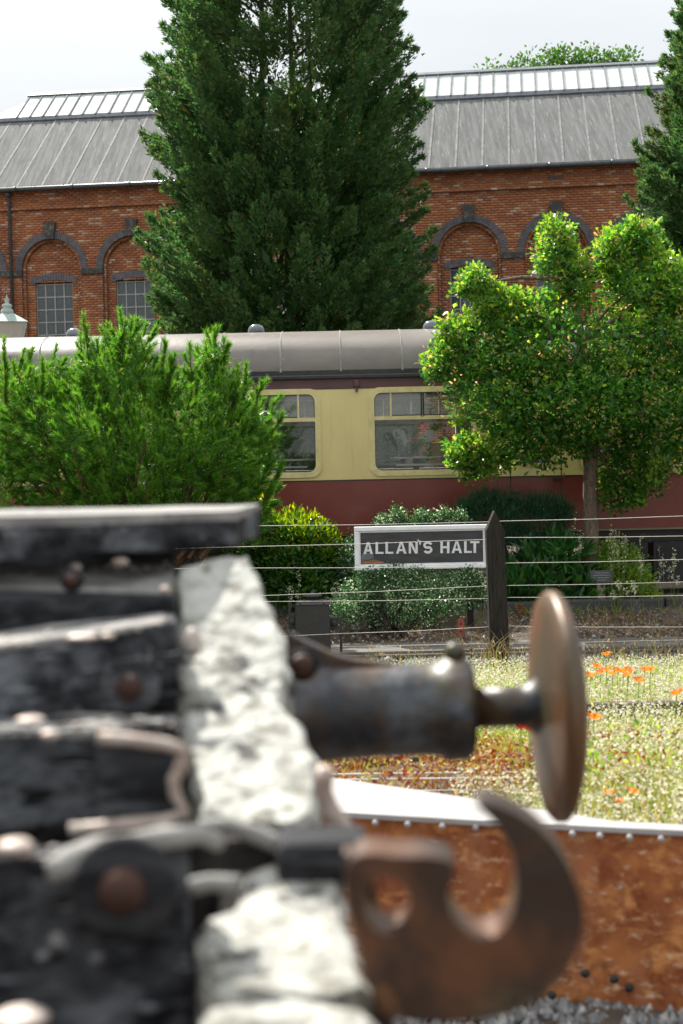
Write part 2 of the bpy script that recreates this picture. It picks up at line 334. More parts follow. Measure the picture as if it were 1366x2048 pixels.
# ------------------------------------------------------------------ ground
ys = [-30, -5, 2, 4.5] + list(np.arange(5, 19.2, .2)) + [20, 22, 24, 30, 40, 50, 70, 120, 300, 1200]
xs = [-900, -200, -60, -30, -15] + list(np.arange(-8, 8.1, .4)) + [15, 30, 60, 200, 900]
V = []; 
for y in ys:
    for x in xs:
        n = 0 if abs(x) > 9 or y > 18.4 or y < 2 else (.025 * math.sin(x * 2.3 + y) + .02 * math.sin(x * 5.1 - y * 3.7))
        if 14.8 < y < 16.2: n *= .2
        V.append((x, y, G(x, y) + n))
nx = len(xs); fs = [(j * nx + i, j * nx + i + 1, (j + 1) * nx + i + 1, (j + 1) * nx + i) for j in range(len(ys) - 1) for i in range(nx - 1)]
g = MB().add(V, fs, True).build('ground', M['soil']); tag(g, 'brown soil ground of the railway yard', kind='structure')

def stones(name, m, n, xr, yr, s0, s1, off=0, kind='stuff', parent=None, zfun=G):
    X = rng.uniform(*xr, n); Y = rng.uniform(*yr, n); Z = np.array([zfun(a, b) for a, b in zip(X, Y)]) + off
    base = np.array([(1, 0, -.2), (0, 1, -.3), (-1, .1, -.2), (0, -1, -.1), (.2, .1, .9), (0, 0, -.8)])
    fidx = np.array([(0, 1, 4), (1, 2, 4), (2, 3, 4), (3, 0, 4), (1, 0, 5), (2, 1, 5), (3, 2, 5), (0, 3, 5)])
    S = rng.uniform(s0, s1, n)[:, None] * rng.uniform(.6, 1.3, (n, 3)); A = rng.uniform(0, 2 * PI, n)
    v = base[None] + rng.normal(0, .16, (n, 6, 3)); v = v * S[:, None, :]
    c, s = np.cos(A)[:, None], np.sin(A)[:, None]
    v = np.stack([v[..., 0] * c - v[..., 1] * s, v[..., 0] * s + v[..., 1] * c, v[..., 2]], -1) + np.stack([X, Y, Z], -1)[:, None]
    idx = (fidx[None] + 6 * np.arange(n)[:, None, None]).ravel()
    o = bulk(name, v.reshape(-1, 3), np.full(n * 8, 3), idx, m, parent); o['kind'] = kind; return o

# ------------------------------------------------------------------ foliage tools
def unit(a): return a / np.maximum(1e-9, np.linalg.norm(a, axis=-1, keepdims=True))
def leaf_mesh(name, P, D, Ls, Ws, outline, m, parent=None, curl=0.0, S=None):
    """one small polygon per leaf. outline = [(along, across, lift)]"""
    n = len(P); D = unit(D)
    if S is None: S = rng.normal(size=(n, 3))
    S = unit(S - D * np.sum(S * D, -1, keepdims=True)); N = np.cross(D, S)
    o = np.array(outline); k = len(o)
    v = P[:, None] + D[:, None] * (o[None, :, 0:1] * Ls[:, None, None]) + S[:, None] * (o[None, :, 1:2] * Ws[:, None, None]) + N[:, None] * (o[None, :, 2:3] * Ls[:, None, None])
    ob = bulk(name, v.reshape(-1, 3), np.full(n, k), np.arange(n * k), m, parent)
    return ob
DIAMOND = [(0, 0, 0), (.45, .5, .06), (1, 0, 0), (.45, -.5, .06)]
BLADE = [(0, .5, 0), (1, 0, 0), (0, -.5, 0)]
OVAL = [(0, 0, 0), (.3, .45, .05), (.7, .4, .05), (1, 0, 0), (.7, -.4, .05), (.3, -.45, .05)]
OAKL = [(0, 0, 0), (.22, .22, 0), (.3, .12, .02), (.45, .42, .04), (.55, .2, .03), (.75, .5, .0), (.8, .22, -.02), (1, .1, -.08), (1, -.1, -.08), (.8, -.22, -.02), (.75, -.5, 0), (.55, -.2, .03), (.45, -.42, .04), (.3, -.12, .02), (.22, -.22, 0)]
def ell_points(c, r, n, shell=.75):
    d = unit(rng.normal(size=(n, 3))); q = rng.uniform(shell ** 3, 1, n) ** (1 / 3)
    return np.array(c) + d * q[:, None] * np.array(r), d
def px_blob(px, py, rpx, rpy, Y, dy):                # an ellipsoid where the photo shows a lump
    c = at(px, py, Y); s = Y / FPX
    return (tuple(c), (rpx * s, dy, rpy * s))
def blob_sample(blobs, n, shell=.7, ylim=None):
    vol = np.array([b[1][0] * b[1][2] + .05 for b in blobs]); vol /= vol.sum()
    Ps = []; Ds = []
    for b, f in zip(blobs, vol):
        k = max(4, int(n * f)); p, d = ell_points(b[0], b[1], k, shell); Ps.append(p); Ds.append(d)
    P = np.concatenate(Ps); D = np.concatenate(Ds)
    if ylim is not None:
        ok = P[:, 1] < ylim; P = P[ok]; D = D[ok]
    return P, D
def around(P, D, k, spread, jitter, up=0.0):
    n = len(P); D2 = unit(np.repeat(D, k, 0) + rng.normal(0, spread, (n * k, 3)) + np.array([0, 0, up]))
    P2 = np.repeat(P, k, 0) + rng.normal(0, jitter, (n * k, 3)); return P2, D2

# ------------------------------------------------------------------ brick engine house
YAW = math.radians(7.0); D0 = 43.75
bd = Vector((math.cos(YAW), -math.sin(YAW), 0)); bn = Vector((-math.sin(YAW), -math.cos(YAW), 0))  # along the wall; out of the wall
bo = Vector((0, D0, 0))
def BP(s, z, off=0): return bo + bd * s + bn * off + Vector((0, 0, z))
def bpix(px, py):
    d = ray(px, py); t = (bo - EYE).dot(bn) / d.dot(bn); p = EYE + d * t
    return (p - bo).dot(bd), p.z
house = thing('brick_engine_house', BP(0, -.85), 'long red brick railway shed with arched bays and grey roof', 'building')
s_a, z_a = bpix(103, 537); s_b, z_b = bpix(1113, 503)
PT = (s_b - s_a) / 6; zs = (z_a + z_b) / 2                    # arch pitch, springing height
s_e1, ze1 = bpix(60, 373); s_e2, ze2 = bpix(1250, 326); ze = (ze1 + ze2) / 2
RO, RI = PT / 2 - .13, PT / 2 - .33
RI2 = RI - .10
centres = [s_a + PT * i for i in range(-2, 10)]
S0, S1 = centres[0] - PT / 2, centres[-1] + PT / 2
wh, wz1, wz0 = .60, zs - .50, zs - 2.02                        # window half width, top, bottom
if True:
    bricks = []; singles = []
    CH, BL, J = .075, .225, .010
    def row(z, ivals, off, depth):
        k = int(round(z / CH))
        for a, b in ivals:
            s = math.floor(a / BL) * BL + (BL / 2 if k % 2 else 0) - BL
            while s < b:
                x0, x1 = max(a, s), min(b, s + BL - J)
                if x1 - x0 > .03:
                    jit = random.uniform(-.004, .006)
                    full = x1 - x0 > BL - J - .001
                    bricks.append((x0, x1, z, off + jit, full))
                s += BL
    strips = MB()
    def strip(z, ivals, off):
        for a, b in ivals:
            if b > a: strips.add([BP(a, z, off), BP(b, z, off), BP(b, z + CH, off), BP(a, z + CH, off)], [(0, 1, 2, 3)])
    z = -.85
    z = math.floor(z / CH) * CH
    while z < ze - .02:
        zc = z + CH / 2
        main = []; rec = []; cur = S0
        hw = RI if zc < zs else (math.sqrt(RI * RI - (zc - zs) ** 2) if zc - zs < RI else 0)
        hw2 = RI2 if zc < zs else (math.sqrt(RI2 ** 2 - (zc - zs) ** 2) if zc - zs < RI2 else 0)
        inner = []
        for c in centres:
            if hw > 0:
                main.append((cur, c - hw)); cur = c + hw
                if hw2 > 0:
                    inner += [(c - hw, c - hw2), (c + hw2, c + hw)]
                    if wz0 < zc < wz1 + .1: rec += [(c - hw2, c - wh), (c + wh, c + hw2)]
                    else: rec.append((c - hw2, c + hw2))
                else: inner.append((c - hw, c + hw))
        main.append((cur, S1))
        off = 0.0
        if zc > ze - .62: off = .05                              # corbelled eaves band
        if zc > ze - .70 and zc < ze - .62: off = .09
        if zc > ze - .14: off = .09
        vis = z > 1.5
        strip(z, main, off - .012); strip(z, inner, -.10); strip(z, rec, -.20)
        if vis:
            row(z, main, off, .05); row(z, inner, -.088, .05); row(z, rec, -.188, .05)
        z += CH
    strips.build('wall', M['mortar'], house)
    cand = [b for b in bricks if b[4] and bpix(1366, 400)[0] > b[0] > bpix(860, 400)[0] and b[2] > zs + .2 and abs(b[3]) < .08]
    cand = []; cand.sort(key=lambda b: (abs(b[0] - bpix(1000, 400)[0]) + abs(b[2] - (zs + 2)) * 1.2)); single = set(cand[:300])
    rest = [b for b in bricks if b not in single]
    B = np.array([b[:4] for b in rest]); n = len(B)
    h = CH - J; q = []
    for (ss, zz, oo) in ((0, 0, 0), (1, 0, 0), (1, 1, 0), (0, 1, 0), (0, 0, -.03), (1, 0, -.03), (1, 1, -.03), (0, 1, -.03)):
        s_ = B[:, 0] if ss == 0 else B[:, 1]; z_ = B[:, 2] + (h if zz else 0); o2 = B[:, 3] + oo
        q.append(np.stack([bo.x + bd.x * s_ + bn.x * o2, bo.y + bd.y * s_ + bn.y * o2, z_], -1))
    v = np.stack(q, 1).reshape(-1, 3)
    ff = np.array([(0, 1, 2, 3), (1, 5, 6, 2), (4, 0, 3, 7), (3, 2, 6, 7), (0, 4, 5, 1)])
    o = bulk('bricks', v, np.full(n * 5, 4), (ff[None] + 8 * np.arange(n)[:, None, None]).ravel(), M['brick'], house); o['kind'] = 'stuff'
    proto = None
    for b in cand[:300]:
        if proto is None:
            mb = MB(); mb.box((0, 0, 0), (BL - J, .03, h)); proto = mb.build('brick', M['brick'], house); oo = proto
        else:
            oo = proto.copy(); col.objects.link(oo)
        oo.parent = house; oo.matrix_parent_inverse = house.matrix_world.inverted()
        oo.location = BP(b[0], b[2], b[3]); oo.rotation_euler = (0, 0, -YAW)
    # arches
    for c in centres:
        if not (bpix(-250, 500)[0] < c < bpix(1600, 500)[0]): continue
        ring = MB(); nv = 46
        for i in range(nv):
            a0 = PI * i / nv + .006; a1 = PI * (i + 1) / nv - .006
            p = []
            for o2 in (-.09, .03 + random.uniform(-.004, .004)):
                for (r_, a_) in ((RI - .015, a0), (RO, a0), (RO, a1), (RI - .015, a1)):
                    p.append(BP(c + r_ * math.cos(a_), zs + r_ * math.sin(a_), o2))
            ring.hexa(p)
        ring.build('arch_ring', M['bluebrick'], house)
        inner = MB(); nv = 34
        for i in range(nv):
            a0 = PI * i / nv + .008; a1 = PI * (i + 1) / nv - .008; p = []
            for o2 in (-.19, -.085):
                for (r_, a_) in ((RI2, a0), (RI - .02, a0), (RI - .02, a1), (RI2, a1)):
                    p.append(BP(c + r_ * math.cos(a_), zs + r_ * math.sin(a_), o2))
            inner.hexa(p)
        inner.build('inner_arch_ring', M['brick'], house)
        rv = MB()
        for sg in (-1, 1):
            for (rr, oa, ob_) in ((RI, 0.0, -.1), (RI2, -.088, -.2)):
                rv.add([BP(c + sg * rr, -.85, oa), BP(c + sg * rr, zs, oa), BP(c + sg * rr, zs, ob_), BP(c + sg * rr, -.85, ob_)], [(0, 1, 2, 3)])
        rv.build('reveal', M['mortar'], house)
        k = MB(); kt = zs + RO + .28; kb = zs + RI - .05
        k.hexa([BP(c - .12, kb, -.05), BP(c + .12, kb, -.05), BP(c + .12, kb, .12), BP(c - .12, kb, .12), BP(c - .20, kt, -.05), BP(c + .20, kt, -.05), BP(c + .20, kt, .12), BP(c - .20, kt, .12)])
        k.build('keystone', M['darkstone'], house, bevel=.015)
        k = MB(); w2 = PT / 2 - RI + .03; cc = c + PT / 2
        k.hexa([BP(cc - w2, zs - .19, -.11), BP(cc + w2, zs - .19, -.11), BP(cc + w2, zs - .19, .07), BP(cc - w2, zs - .19, .07), BP(cc - w2, zs - .005, -.11), BP(cc + w2, zs - .005, -.11), BP(cc + w2, zs - .005, .07), BP(cc - w2, zs - .005, .07)])
        k.build('impost_block', M['darkstone'], house, bevel=.015)
        # window
        lint = MB(); RR = 2.1; zc0 = wz1 - math.sqrt(RR * RR - (wh + .12) ** 2); am = math.asin((wh + .12) / RR); nv = 18
        for i in range(nv):
            a0 = -am + 2 * am * i / nv + .002; a1 = -am + 2 * am * (i + 1) / nv - .002; p = []
            for o2 in (-.24, -.165):
                for (r_, a_) in ((RR, a0), (RR, a1), (RR + .21, a1), (RR + .21, a0)):
                    p.append(BP(c + r_ * math.sin(a_), zc0 + .06 + r_ * math.cos(a_), o2))
            lint.hexa(p)
        lint.build('window_arch', M['bluebrick'], house)
        win = MB()
        for sg in (-1, 1):
            win.hexa([BP(c + sg * wh - .03 * (sg > 0) , wz0, -.32), BP(c + sg * wh + .03 * (sg < 0), wz0, -.32), BP(c + sg * wh + .03 * (sg < 0), wz0, -.27), BP(c + sg * wh - .03 * (sg > 0), wz0, -.27)] +
                     [BP(c + sg * wh - .03 * (sg > 0), wz1 + .1, -.32), BP(c + sg * wh + .03 * (sg < 0), wz1 + .1, -.32), BP(c + sg * wh + .03 * (sg < 0), wz1 + .1, -.27), BP(c + sg * wh - .03 * (sg > 0), wz1 + .1, -.27)])
        def bar(s0, s1, z0, z1, o0=-.31, o1=-.265):
            win.hexa([BP(s0, z0, o0), BP(s1, z0, o0), BP(s1, z0, o1), BP(s0, z0, o1), BP(s0, z1, o0), BP(s1, z1, o0), BP(s1, z1, o1), BP(s0, z1, o1)])
        for i in range(1, 4): bar(c - wh + 2 * wh * i / 4 - .017, c - wh + 2 * wh * i / 4 + .017, wz0, wz1 + .12)
        for j in range(0, 5): zz = wz0 + (wz1 - wz0 + .06) * j / 4; bar(c - wh, c + wh, zz - .017, zz + .017, -.305, -.262)
        wo = win.build('window', M['winframe'], house)
        rvl = MB()
        for sg in (-1, 1): rvl.add([BP(c + sg * wh, wz0, -.19), BP(c + sg * wh, wz1 + .15, -.19), BP(c + sg * wh, wz1 + .15, -.34), BP(c + sg * wh, wz0, -.34)], [(0, 1, 2, 3)])
        rvl.add([BP(c - wh, wz1 + .14, -.19), BP(c + wh, wz1 + .14, -.19), BP(c + wh, wz1 + .14, -.34), BP(c - wh, wz1 + .14, -.34)], [(0, 1, 2, 3)])
        rvl.build('reveal', M['mortar'], house)
        pm = None; pw, ph_ = 2 * wh / 4, (wz1 - wz0 + .06) / 4
        for i in range(4):
            for j in range(4):
                if pm is None:
                    pb = MB(); pb.box((0, 0, 0), (pw - .01, .01, ph_ - .01)); pm = pb.build('pane', M['winpane'], wo); po = pm
                else: po = pm.copy(); col.objects.link(po)
                po.parent = wo; po.matrix_parent_inverse = wo.matrix_world.inverted()
                po.matrix_parent_inverse = Matrix.Identity(4)
                base = wo.matrix_world
                po.location = BP(c - wh + pw * i + .005, wz0 + ph_ * j + .005, -.295)
                po.rotation_euler = (random.uniform(-.02, .02), 0, -YAW + random.uniform(-.02, .02))
        sb = MB(); sb.hexa([BP(c - wh - .08, wz0 - .2, -.3), BP(c + wh + .08, wz0 - .2, -.3), BP(c + wh + .08, wz0 - .2, -.12), BP(c - wh - .08, wz0 - .2, -.12), BP(c - wh - .08, wz0 - .01, -.3), BP(c + wh + .08, wz0 - .01, -.3), BP(c + wh + .08, wz0 - .04, -.12), BP(c - wh - .08, wz0 - .04, -.12)])
        sb.build('window_sill', M['darkstone'], house)
    # roof
    RPIT = math.radians(36); eo = .32
    def RP(s, t, lift=0):                               # t metres up the slope from the eaves
        return BP(s, ze + t * math.sin(RPIT) + lift * math.cos(RPIT), eo - t * math.cos(RPIT) + lift * math.sin(RPIT))
    def t_at(px, py, s_guess):
        best = (1e9, 0)
        for i in range(1200):
            t = i * .01; p = RP(s_guess, t); d = p - EYE
            yy = 1024 - FPX * d.dot(U) / d.dot(F)
            if abs(yy - py) < best[0]: best = (abs(yy - py), t)
        return best[1]
    sg = bpix(1000, 340)[0]
    t1 = t_at(1000, 190, sg + 1.2); t2 = t_at(1000, 146, sg + 1.5)
    t1 = min(t1, 7.5); t2 = min(max(t2, t1 + 1.2), 10)
    pitch = .80; s = S0
    while s < S1:
        mb = MB(); wv = random.uniform(-.004, .004)
        mb.hexa([RP(s, 0, -.04), RP(s + pitch - .004, 0, -.04), RP(s + pitch - .004, t1, -.04), RP(s, t1, -.04), RP(s, 0, wv), RP(s + pitch - .004, 0, wv), RP(s + pitch - .004, t1, wv), RP(s, t1, wv)])
        mb.build('roof_panel', M['roof'], house)
        mb = MB(); mb.hexa([RP(s - .035, -.01, -.01), RP(s + .025, -.01, -.01), RP(s + .025, t1, -.01), RP(s - .035, t1, -.01), RP(s - .035, -.01, .010), RP(s + .03, -.01, .010), RP(s + .03, t1, .010), RP(s - .035, t1, .010)])
        mb.build('roof_seam', M['roofseam'], house); s += pitch
    gp = .46; s = bpix(35, 200)[0] - 1.35
    gl0 = s
    while s < S1:
        mb = MB(); r_ = random.uniform(-.006, .006)
        mb.hexa([RP(s, t1 + .06, .08), RP(s + gp - .05, t1 + .06, .08), RP(s + gp - .05, t2, .08), RP(s, t2, .08), RP(s, t1 + .06, .11 + r_), RP(s + gp - .05, t1 + .06, .11 - r_), RP(s + gp - .05, t2, .11 - r_), RP(s, t2, .11 + r_)])
        mb.build('roof_pane', M['roofglass'], house)
        mb = MB(); mb.hexa([RP(s - .045, t1, .05), RP(s - .005, t1, .05), RP(s - .005, t2, .05), RP(s - .045, t2, .05), RP(s - .045, t1, .15), RP(s - .005, t1, .15), RP(s - .005, t2, .15), RP(s - .045, t2, .15)])
        mb.build('glazing_bar', M['roofseam'], house); s += gp
    mb = MB(); mb.hexa([RP(S0, t1 - .1, 0), RP(S1, t1 - .1, 0), RP(S1, t1 + .06, 0), RP(S0, t1 + .06, 0), RP(S0, t1 - .1, .06), RP(S1, t1 - .1, .06), RP(S1, t1 + .06, .12), RP(S0, t1 + .06, .12)]); mb.build('flashing', M['lead'], house)
    mb = MB(); mb.hexa([RP(gl0 - .1, t2 - .03, .02), RP(S1, t2 - .03, .02), RP(S1, t2 + .15, .02), RP(gl0 - .1, t2 + .15, .02), RP(gl0 - .1, t2 - .03, .18), RP(S1, t2 - .03, .18), RP(S1, t2 + .15, .18), RP(gl0 - .1, t2 + .15, .18)]); mb.build('ridge_capping', M['lead'], house)
    # back slope and gables so that the roof is closed
    mb = MB(); back = lambda s, t: BP(s, ze + t * math.sin(RPIT), eo - (2 * t2 - t) * math.cos(RPIT))
    mb.add([RP(S0, t1, -.03), RP(S1, t1, -.03), RP(S1, t2, 0), RP(gl0, t2, 0), RP(gl0 - 1.2, t1 + .3, 0), RP(S0, t1 + .3, 0)], [(0, 1, 2, 3, 4, 5)])
    mb.add([RP(gl0, t2, 0), RP(S1, t2, 0), back(S1, 0), back(gl0, 0)], [(3, 2, 1, 0)])
    mb.add([RP(S0, t1 + .3, 0), RP(gl0 - 1.2, t1 + .3, 0), RP(gl0, t2, 0), back(gl0, 0), back(S0, 0)], [(4, 3, 2, 1, 0)])
    mb.build('rear_roof', M['lead'], house)
    gb = MB(); dep = 2 * t2 * math.cos(RPIT) - eo
    for s in (S0, S1): gb.add([BP(s, -.85, 0), BP(s, ze, 0), RP(s, 0, -.05), RP(s, t2 - (t2 - t1 - .3 if s == S0 else 0), -.05), BP(s, ze, -dep), BP(s, -.85, -dep)], [(0, 1, 2, 3, 4, 5)])
    gb.add([BP(S0, -.85, -dep), BP(S1, -.85, -dep), BP(S1, ze, -dep), BP(S0, ze, -dep)], [(0, 1, 2, 3)]); gb.build('end_wall', M['mortar'], house)
    mb = MB(); mb.tube([RP(S0, -.05, -.07), RP(S1, -.05, -.07)], .075, n=10)
    s = S0
    go = mb.build('gutter', M['gutter'], house)
    while s < S1:
        mb = MB(); mb.tube([RP(s, -.05, -.07) , RP(s + .07, -.05, -.07)], .092, n=10); mb.build('gutter_joint', M['gutter'], house); s += 1.83
    sd = bpix(24, 500)[0]
    mb = MB(); mb.tube([RP(sd, 0, -.1), BP(sd, ze - .25, .22), BP(sd, ze - .5, .12), BP(sd, -.85, .12)], .055, n=10); mb.ball(BP(sd, ze - .22, .22), .1); mb.build('downpipe', M['gutter'], house)
    sv = bpix(845, 360)[0]
    sv = bpix(1112, 360)[0]; mb = MB()
    for k in range(2): mb.hexa([BP(sv - .25 + .0, ze - .42 + .05 * k, .04), BP(sv + .25, ze - .42 + .05 * k, .04), BP(sv + .25, ze - .42 + .05 * k, .075), BP(sv - .25, ze - .42 + .05 * k, .075), BP(sv - .25, ze - .39 + .05 * k, .04), BP(sv + .25, ze - .39 + .05 * k, .04), BP(sv + .25, ze - .39 + .05 * k, .075), BP(sv - .25, ze - .39 + .05 * k, .075)])
    mb.build('air_grille', M['gutter'], house)

# ------------------------------------------------------------------ conifers behind the train
def conifer(name, label, cx, Y, left, right_w, ztop, nclump, seed, opening=None):
    r = np.random.default_rng(seed); zb = -.85
    root = thing(name, (cx, Y, zb), label, 'tree', 'conifers between the train and the shed')
    H = ztop - zb
    tr = MB()
    for k in range(5):
        a = 2 * PI * k / 5; tr.tube([(cx + .25 * math.cos(a), Y + .25 * math.sin(a), zb), (cx + .7 * math.cos(a), Y + .7 * math.sin(a), zb + H * .35), (cx + .5 * math.cos(a), Y + .5 * math.sin(a), zb + H * .85)], [.13, .055, .02], n=8)
    tr.build('trunk', M['twig'], root)
    # profile radius by height; upswept lumps
    zz = np.sort(r.uniform(.0, 1, nclump)); z = zb + .3 + zz * (H - .3)
    rad = np.interp(z, left[0], left[1])
    lump_a = r.uniform(0, 2 * PI, 330); lump_z = r.uniform(zb, ztop, 330)
    a = r.uniform(0, 2 * PI, nclump); K = 230
    rr = rad * np.where(r.uniform(0, 1, nclump) < .22, r.uniform(1.0, 1.10, nclump), r.uniform(.70, 1.0, nclump))
    ln = r.uniform(.7, 1.35, nclump); sl = r.uniform(.5, 1.15, nclump)
    A = np.stack([np.cos(a), np.sin(a), sl], -1); A = unit(A); Tn = np.stack([-np.sin(a), np.cos(a), np.zeros(nclump)], -1); Nn = np.cross(A, Tn)
    T = np.stack([cx + rr * np.cos(a), Y + rr * np.sin(a), z], -1)
    P = T
    t = 1 - r.uniform(0, 1, (nclump, K)) ** 1.25
    wdt = (.30 * (1 - t) ** .8 + .035) * r.uniform(-1, 1, (nclump, K)); th = r.normal(0, .05, (nclump, K)) + .05 * (1 - t)
    C = T[:, None] - A[:, None] * ((1 - t) * ln[:, None])[..., None] + Tn[:, None] * wdt[..., None] + Nn[:, None] * th[..., None]
    C[..., 2] -= .22 * (wdt / .3) ** 2
    Dv = A[:, None] * 1.0 + Tn[:, None] * (np.sign(wdt) * .55)[..., None] + r.normal(0, .32, (nclump, K, 3))
    P2 = C.reshape(-1, 3); D2 = Dv.reshape(-1, 3)
    nn = len(P2)
    if opening is not None:
        keep = np.repeat(opening(T, r), K); P2 = P2[keep]; D2 = D2[keep]; nn = len(P2)
    o = leaf_mesh('foliage', P2, D2, r.uniform(.06, .15, nn), r.uniform(.035, .065, nn), BLADE, M['conifer'], root); o['kind'] = 'stuff'
    ni = nclump * 9; zi = zb + .3 + r.uniform(0, 1, ni) * (H - .3); ri = np.interp(zi, left[0], left[1]) * r.uniform(.25, .72, ni); ai = r.uniform(0, 2 * PI, ni)
    Pi = np.stack([cx + ri * np.cos(ai), Y + ri * np.sin(ai), zi], -1); Di = np.stack([np.cos(ai), np.sin(ai), np.full(ni, .8)], -1) + r.normal(0, .5, (ni, 3))
    if opening is not None: kk = opening(Pi, r) & (Pi[:, 2] < at(575, 200, Y).z); Pi, Di = Pi[kk], Di[kk]; ni = len(Pi)
    o = leaf_mesh('inner_foliage', Pi, Di, r.uniform(.25, .5, ni), r.uniform(.10, .2, ni), DIAMOND, M['conifer'], root); o['kind'] = 'stuff'
    br = MB()
    for i in r.integers(0, nclump, 130):
        p = P[i]; q = Vector((cx + (p[0] - cx) * .15, Y + (p[1] - Y) * .15, p[2] - .9)); br.tube([q, Vector(p)], [.04, .012], n=4, caps=False)
    br.build('branches', M['twig'], root, kind='stuff')
    return root
c0 = at(575, 500, 33)
def zpx(y, Y): return at(575, y, Y).z
YC = 33; sC = YC / FPX
zl = [zpx(y, YC) for y in (660, 600, 520, 430, 350, 240, 130, 60, 0, -200, -560)]
rl = [x * sC for x in (268, 285, 290, 262, 262, 275, 262, 240, 228, 180, 10)]
def gaps(P, r):
    zt = zpx(235, YC); dx = np.abs(P[:, 0] - c0.x - .15)
    p = np.where((P[:, 2] > zt) & (dx < 1.3), .70, 1.0); return r.uniform(0, 1, len(P)) < p
conifer('leyland_cypress', 'huge dark green conifer rising above the train roof at picture centre', c0.x, YC, (zl, rl), None, zpx(-560, YC), 2400, 3, gaps)
YC2 = 32; s2 = YC2 / FPX; c2 = at(1478, 500, YC2)
z2 = [zpx(y, YC2) for y in (660, 540, 450, 350, 290, 240, 190, 130, 40, -260)]
r2 = [x * s2 for x in (190, 195, 205, 200, 185, 165, 170, 150, 118, 8)]
conifer('leyland_cypress', 'dark conifer cut off by the right edge of the picture, brushing the shed roof', c2.x, YC2, (z2, r2), None, zpx(-260, YC2), 1300, 5)
# broadleaf tree far behind the roof
YF = 66; ft = thing('distant_tree', (at(1120, 200, YF).x, YF, -.85), 'distant tree whose thin leafy top just clears the glazed ridge', 'tree')
mb = MB(); mb.tube([(ft.location.x, YF, -.85), (ft.location.x + .2, YF, 9), (ft.location.x, YF, 15)], [.4, .3, .12], n=8)
fb = [px_blob(x, y, rx, ry, YF, 1.2) for x, y, rx, ry in ((1125, 122, 40, 24), (1180, 128, 45, 20), (1235, 126, 38, 18), (1050, 136, 34, 14), (985, 142, 22, 5), (1130, 180, 150, 40), (1090, 300, 160, 120))]
for b in fb[:6]: mb.tube([(ft.location.x, YF, 12), b[0]], [.12, .03], n=5)
mb.build('trunk', M['twig'], ft)
P, D = blob_sample(fb, 2600, .3); P, D = around(P, D, 8, .8, .2); n = len(P)
o = leaf_mesh('crown', P, D, rng.uniform(.12, .22, n), rng.uniform(.08, .14, n), OVAL, M['laurel'], ft); o['kind'] = 'stuff'

# ------------------------------------------------------------------ lantern behind the train
YL = 23.2; lc = at(15, 640, YL); ls = YL / FPX; zl0 = lambda y: at(14, y, YL).z
lamp = thing('lamp_post', (lc.x, YL, -.85), 'old verdigris street lantern showing above the carriage roof at far left', 'street lamp')
mb = MB(); mb.lathe([(.09, 0), (.09, .5), (.05, .6), (.04, zl0(760) + .85)], (lc.x, YL, -.85), n=12); mb.build('post', M['copper'], lamp)
def ring_frustum(mb, z0, r0, z1, r1, n=4, rot=PI / 4 + .3):
    vs = [(lc.x + r * math.cos(rot + 2 * PI * k / n), YL + r * math.sin(rot + 2 * PI * k / n), z) for z, r in ((z0, r0), (z1, r1)) for k in range(n)]
    mb.add(vs, [(k, (k + 1) % n, n + (k + 1) % n, n + k) for k in range(n)] + [tuple(range(n - 1, -1, -1)), tuple(range(n, 2 * n))])
mb = MB(); ring_frustum(mb, zl0(646), 42 * ls * 1.25, zl0(628), 17 * ls); mb.build('lantern_roof', M['copper'], lamp)
mb = MB(); mb.lathe([(14 * ls, zl0(632)), (12 * ls, zl0(620)), (8 * ls, zl0(616)), (10 * ls, zl0(613)), (10 * ls, zl0(610)), (3 * ls, zl0(606)), (5 * ls, zl0(600)), (1.5 * ls, zl0(594)), (.2 * ls, zl0(589))], (lc.x, YL, 0), n=14); mb.build('finial', M['copper'], lamp)
mb = MB(); ring_frustum(mb, zl0(720), 20 * ls * 1.25, zl0(646.5), 38 * ls * 1.25); go = mb.build('lantern_glass', M['lampglass'], lamp)
mb = MB()
for k in range(4):
    a = PI / 4 + .3 + PI / 2 * k; mb.tube([(lc.x + 26 * ls * math.cos(a), YL + 26 * ls * math.sin(a), zl0(721)), (lc.x + 48.5 * ls * math.cos(a), YL + 48.5 * ls * math.sin(a), zl0(645))], .014, n=6)
mb.tube([(lc.x, YL, zl0(720)), (lc.x, YL, zl0(655))], .02, n=6)
mb.lathe([(.1, 0), (.25, .06), (.25, .1)], (lc.x, YL, zl0(725)), n=12)
mb.build('lantern_frame', M['copper'], lamp)

# ------------------------------------------------------------------ railway carriage
YT = 19.3; YB = 22.1; YM = (YT + YB) / 2
def tz(py, Y=YT): return at(683, py, Y).z
def tx(px, Y=YT): return at(px, 900, Y).x
zb_, zw, zc_, zr = tz(1068 - 0), tz(961), tz(777), tz(757)       # body bottom, waist, top of cream, cantrail
ZR = -.74
X0, X1 = tx(-900), tx(2000)
car = thing('railway_carriage', (0, YM, ZR), 'cream and crimson railway carriage with grey curved roof behind the shrubs', 'railway carriage')
pitchw = 2.115
wc = [tx(535) - pitchw * k for k in (3, 2, 1, 0)] + [tx(846.5), tx(1268), tx(1268) + pitchw, tx(1268) + 2 * pitchw]
wz0c, wz1c, hwc = tz(952), tz(778), .715
def rrect(x0, x1, z0, z1, r, n=7):
    pts = []
    for (cx, cz, a) in ((x1 - r, z1 - r, 0), (x0 + r, z1 - r, 90), (x0 + r, z0 + r, 180), (x1 - r, z0 + r, 270)):
        for i in range(n + 1):
            t = math.radians(a + 90 * i / n); pts.append((cx + r * math.cos(t), cz + r * math.sin(t)))
    return pts
import bmesh
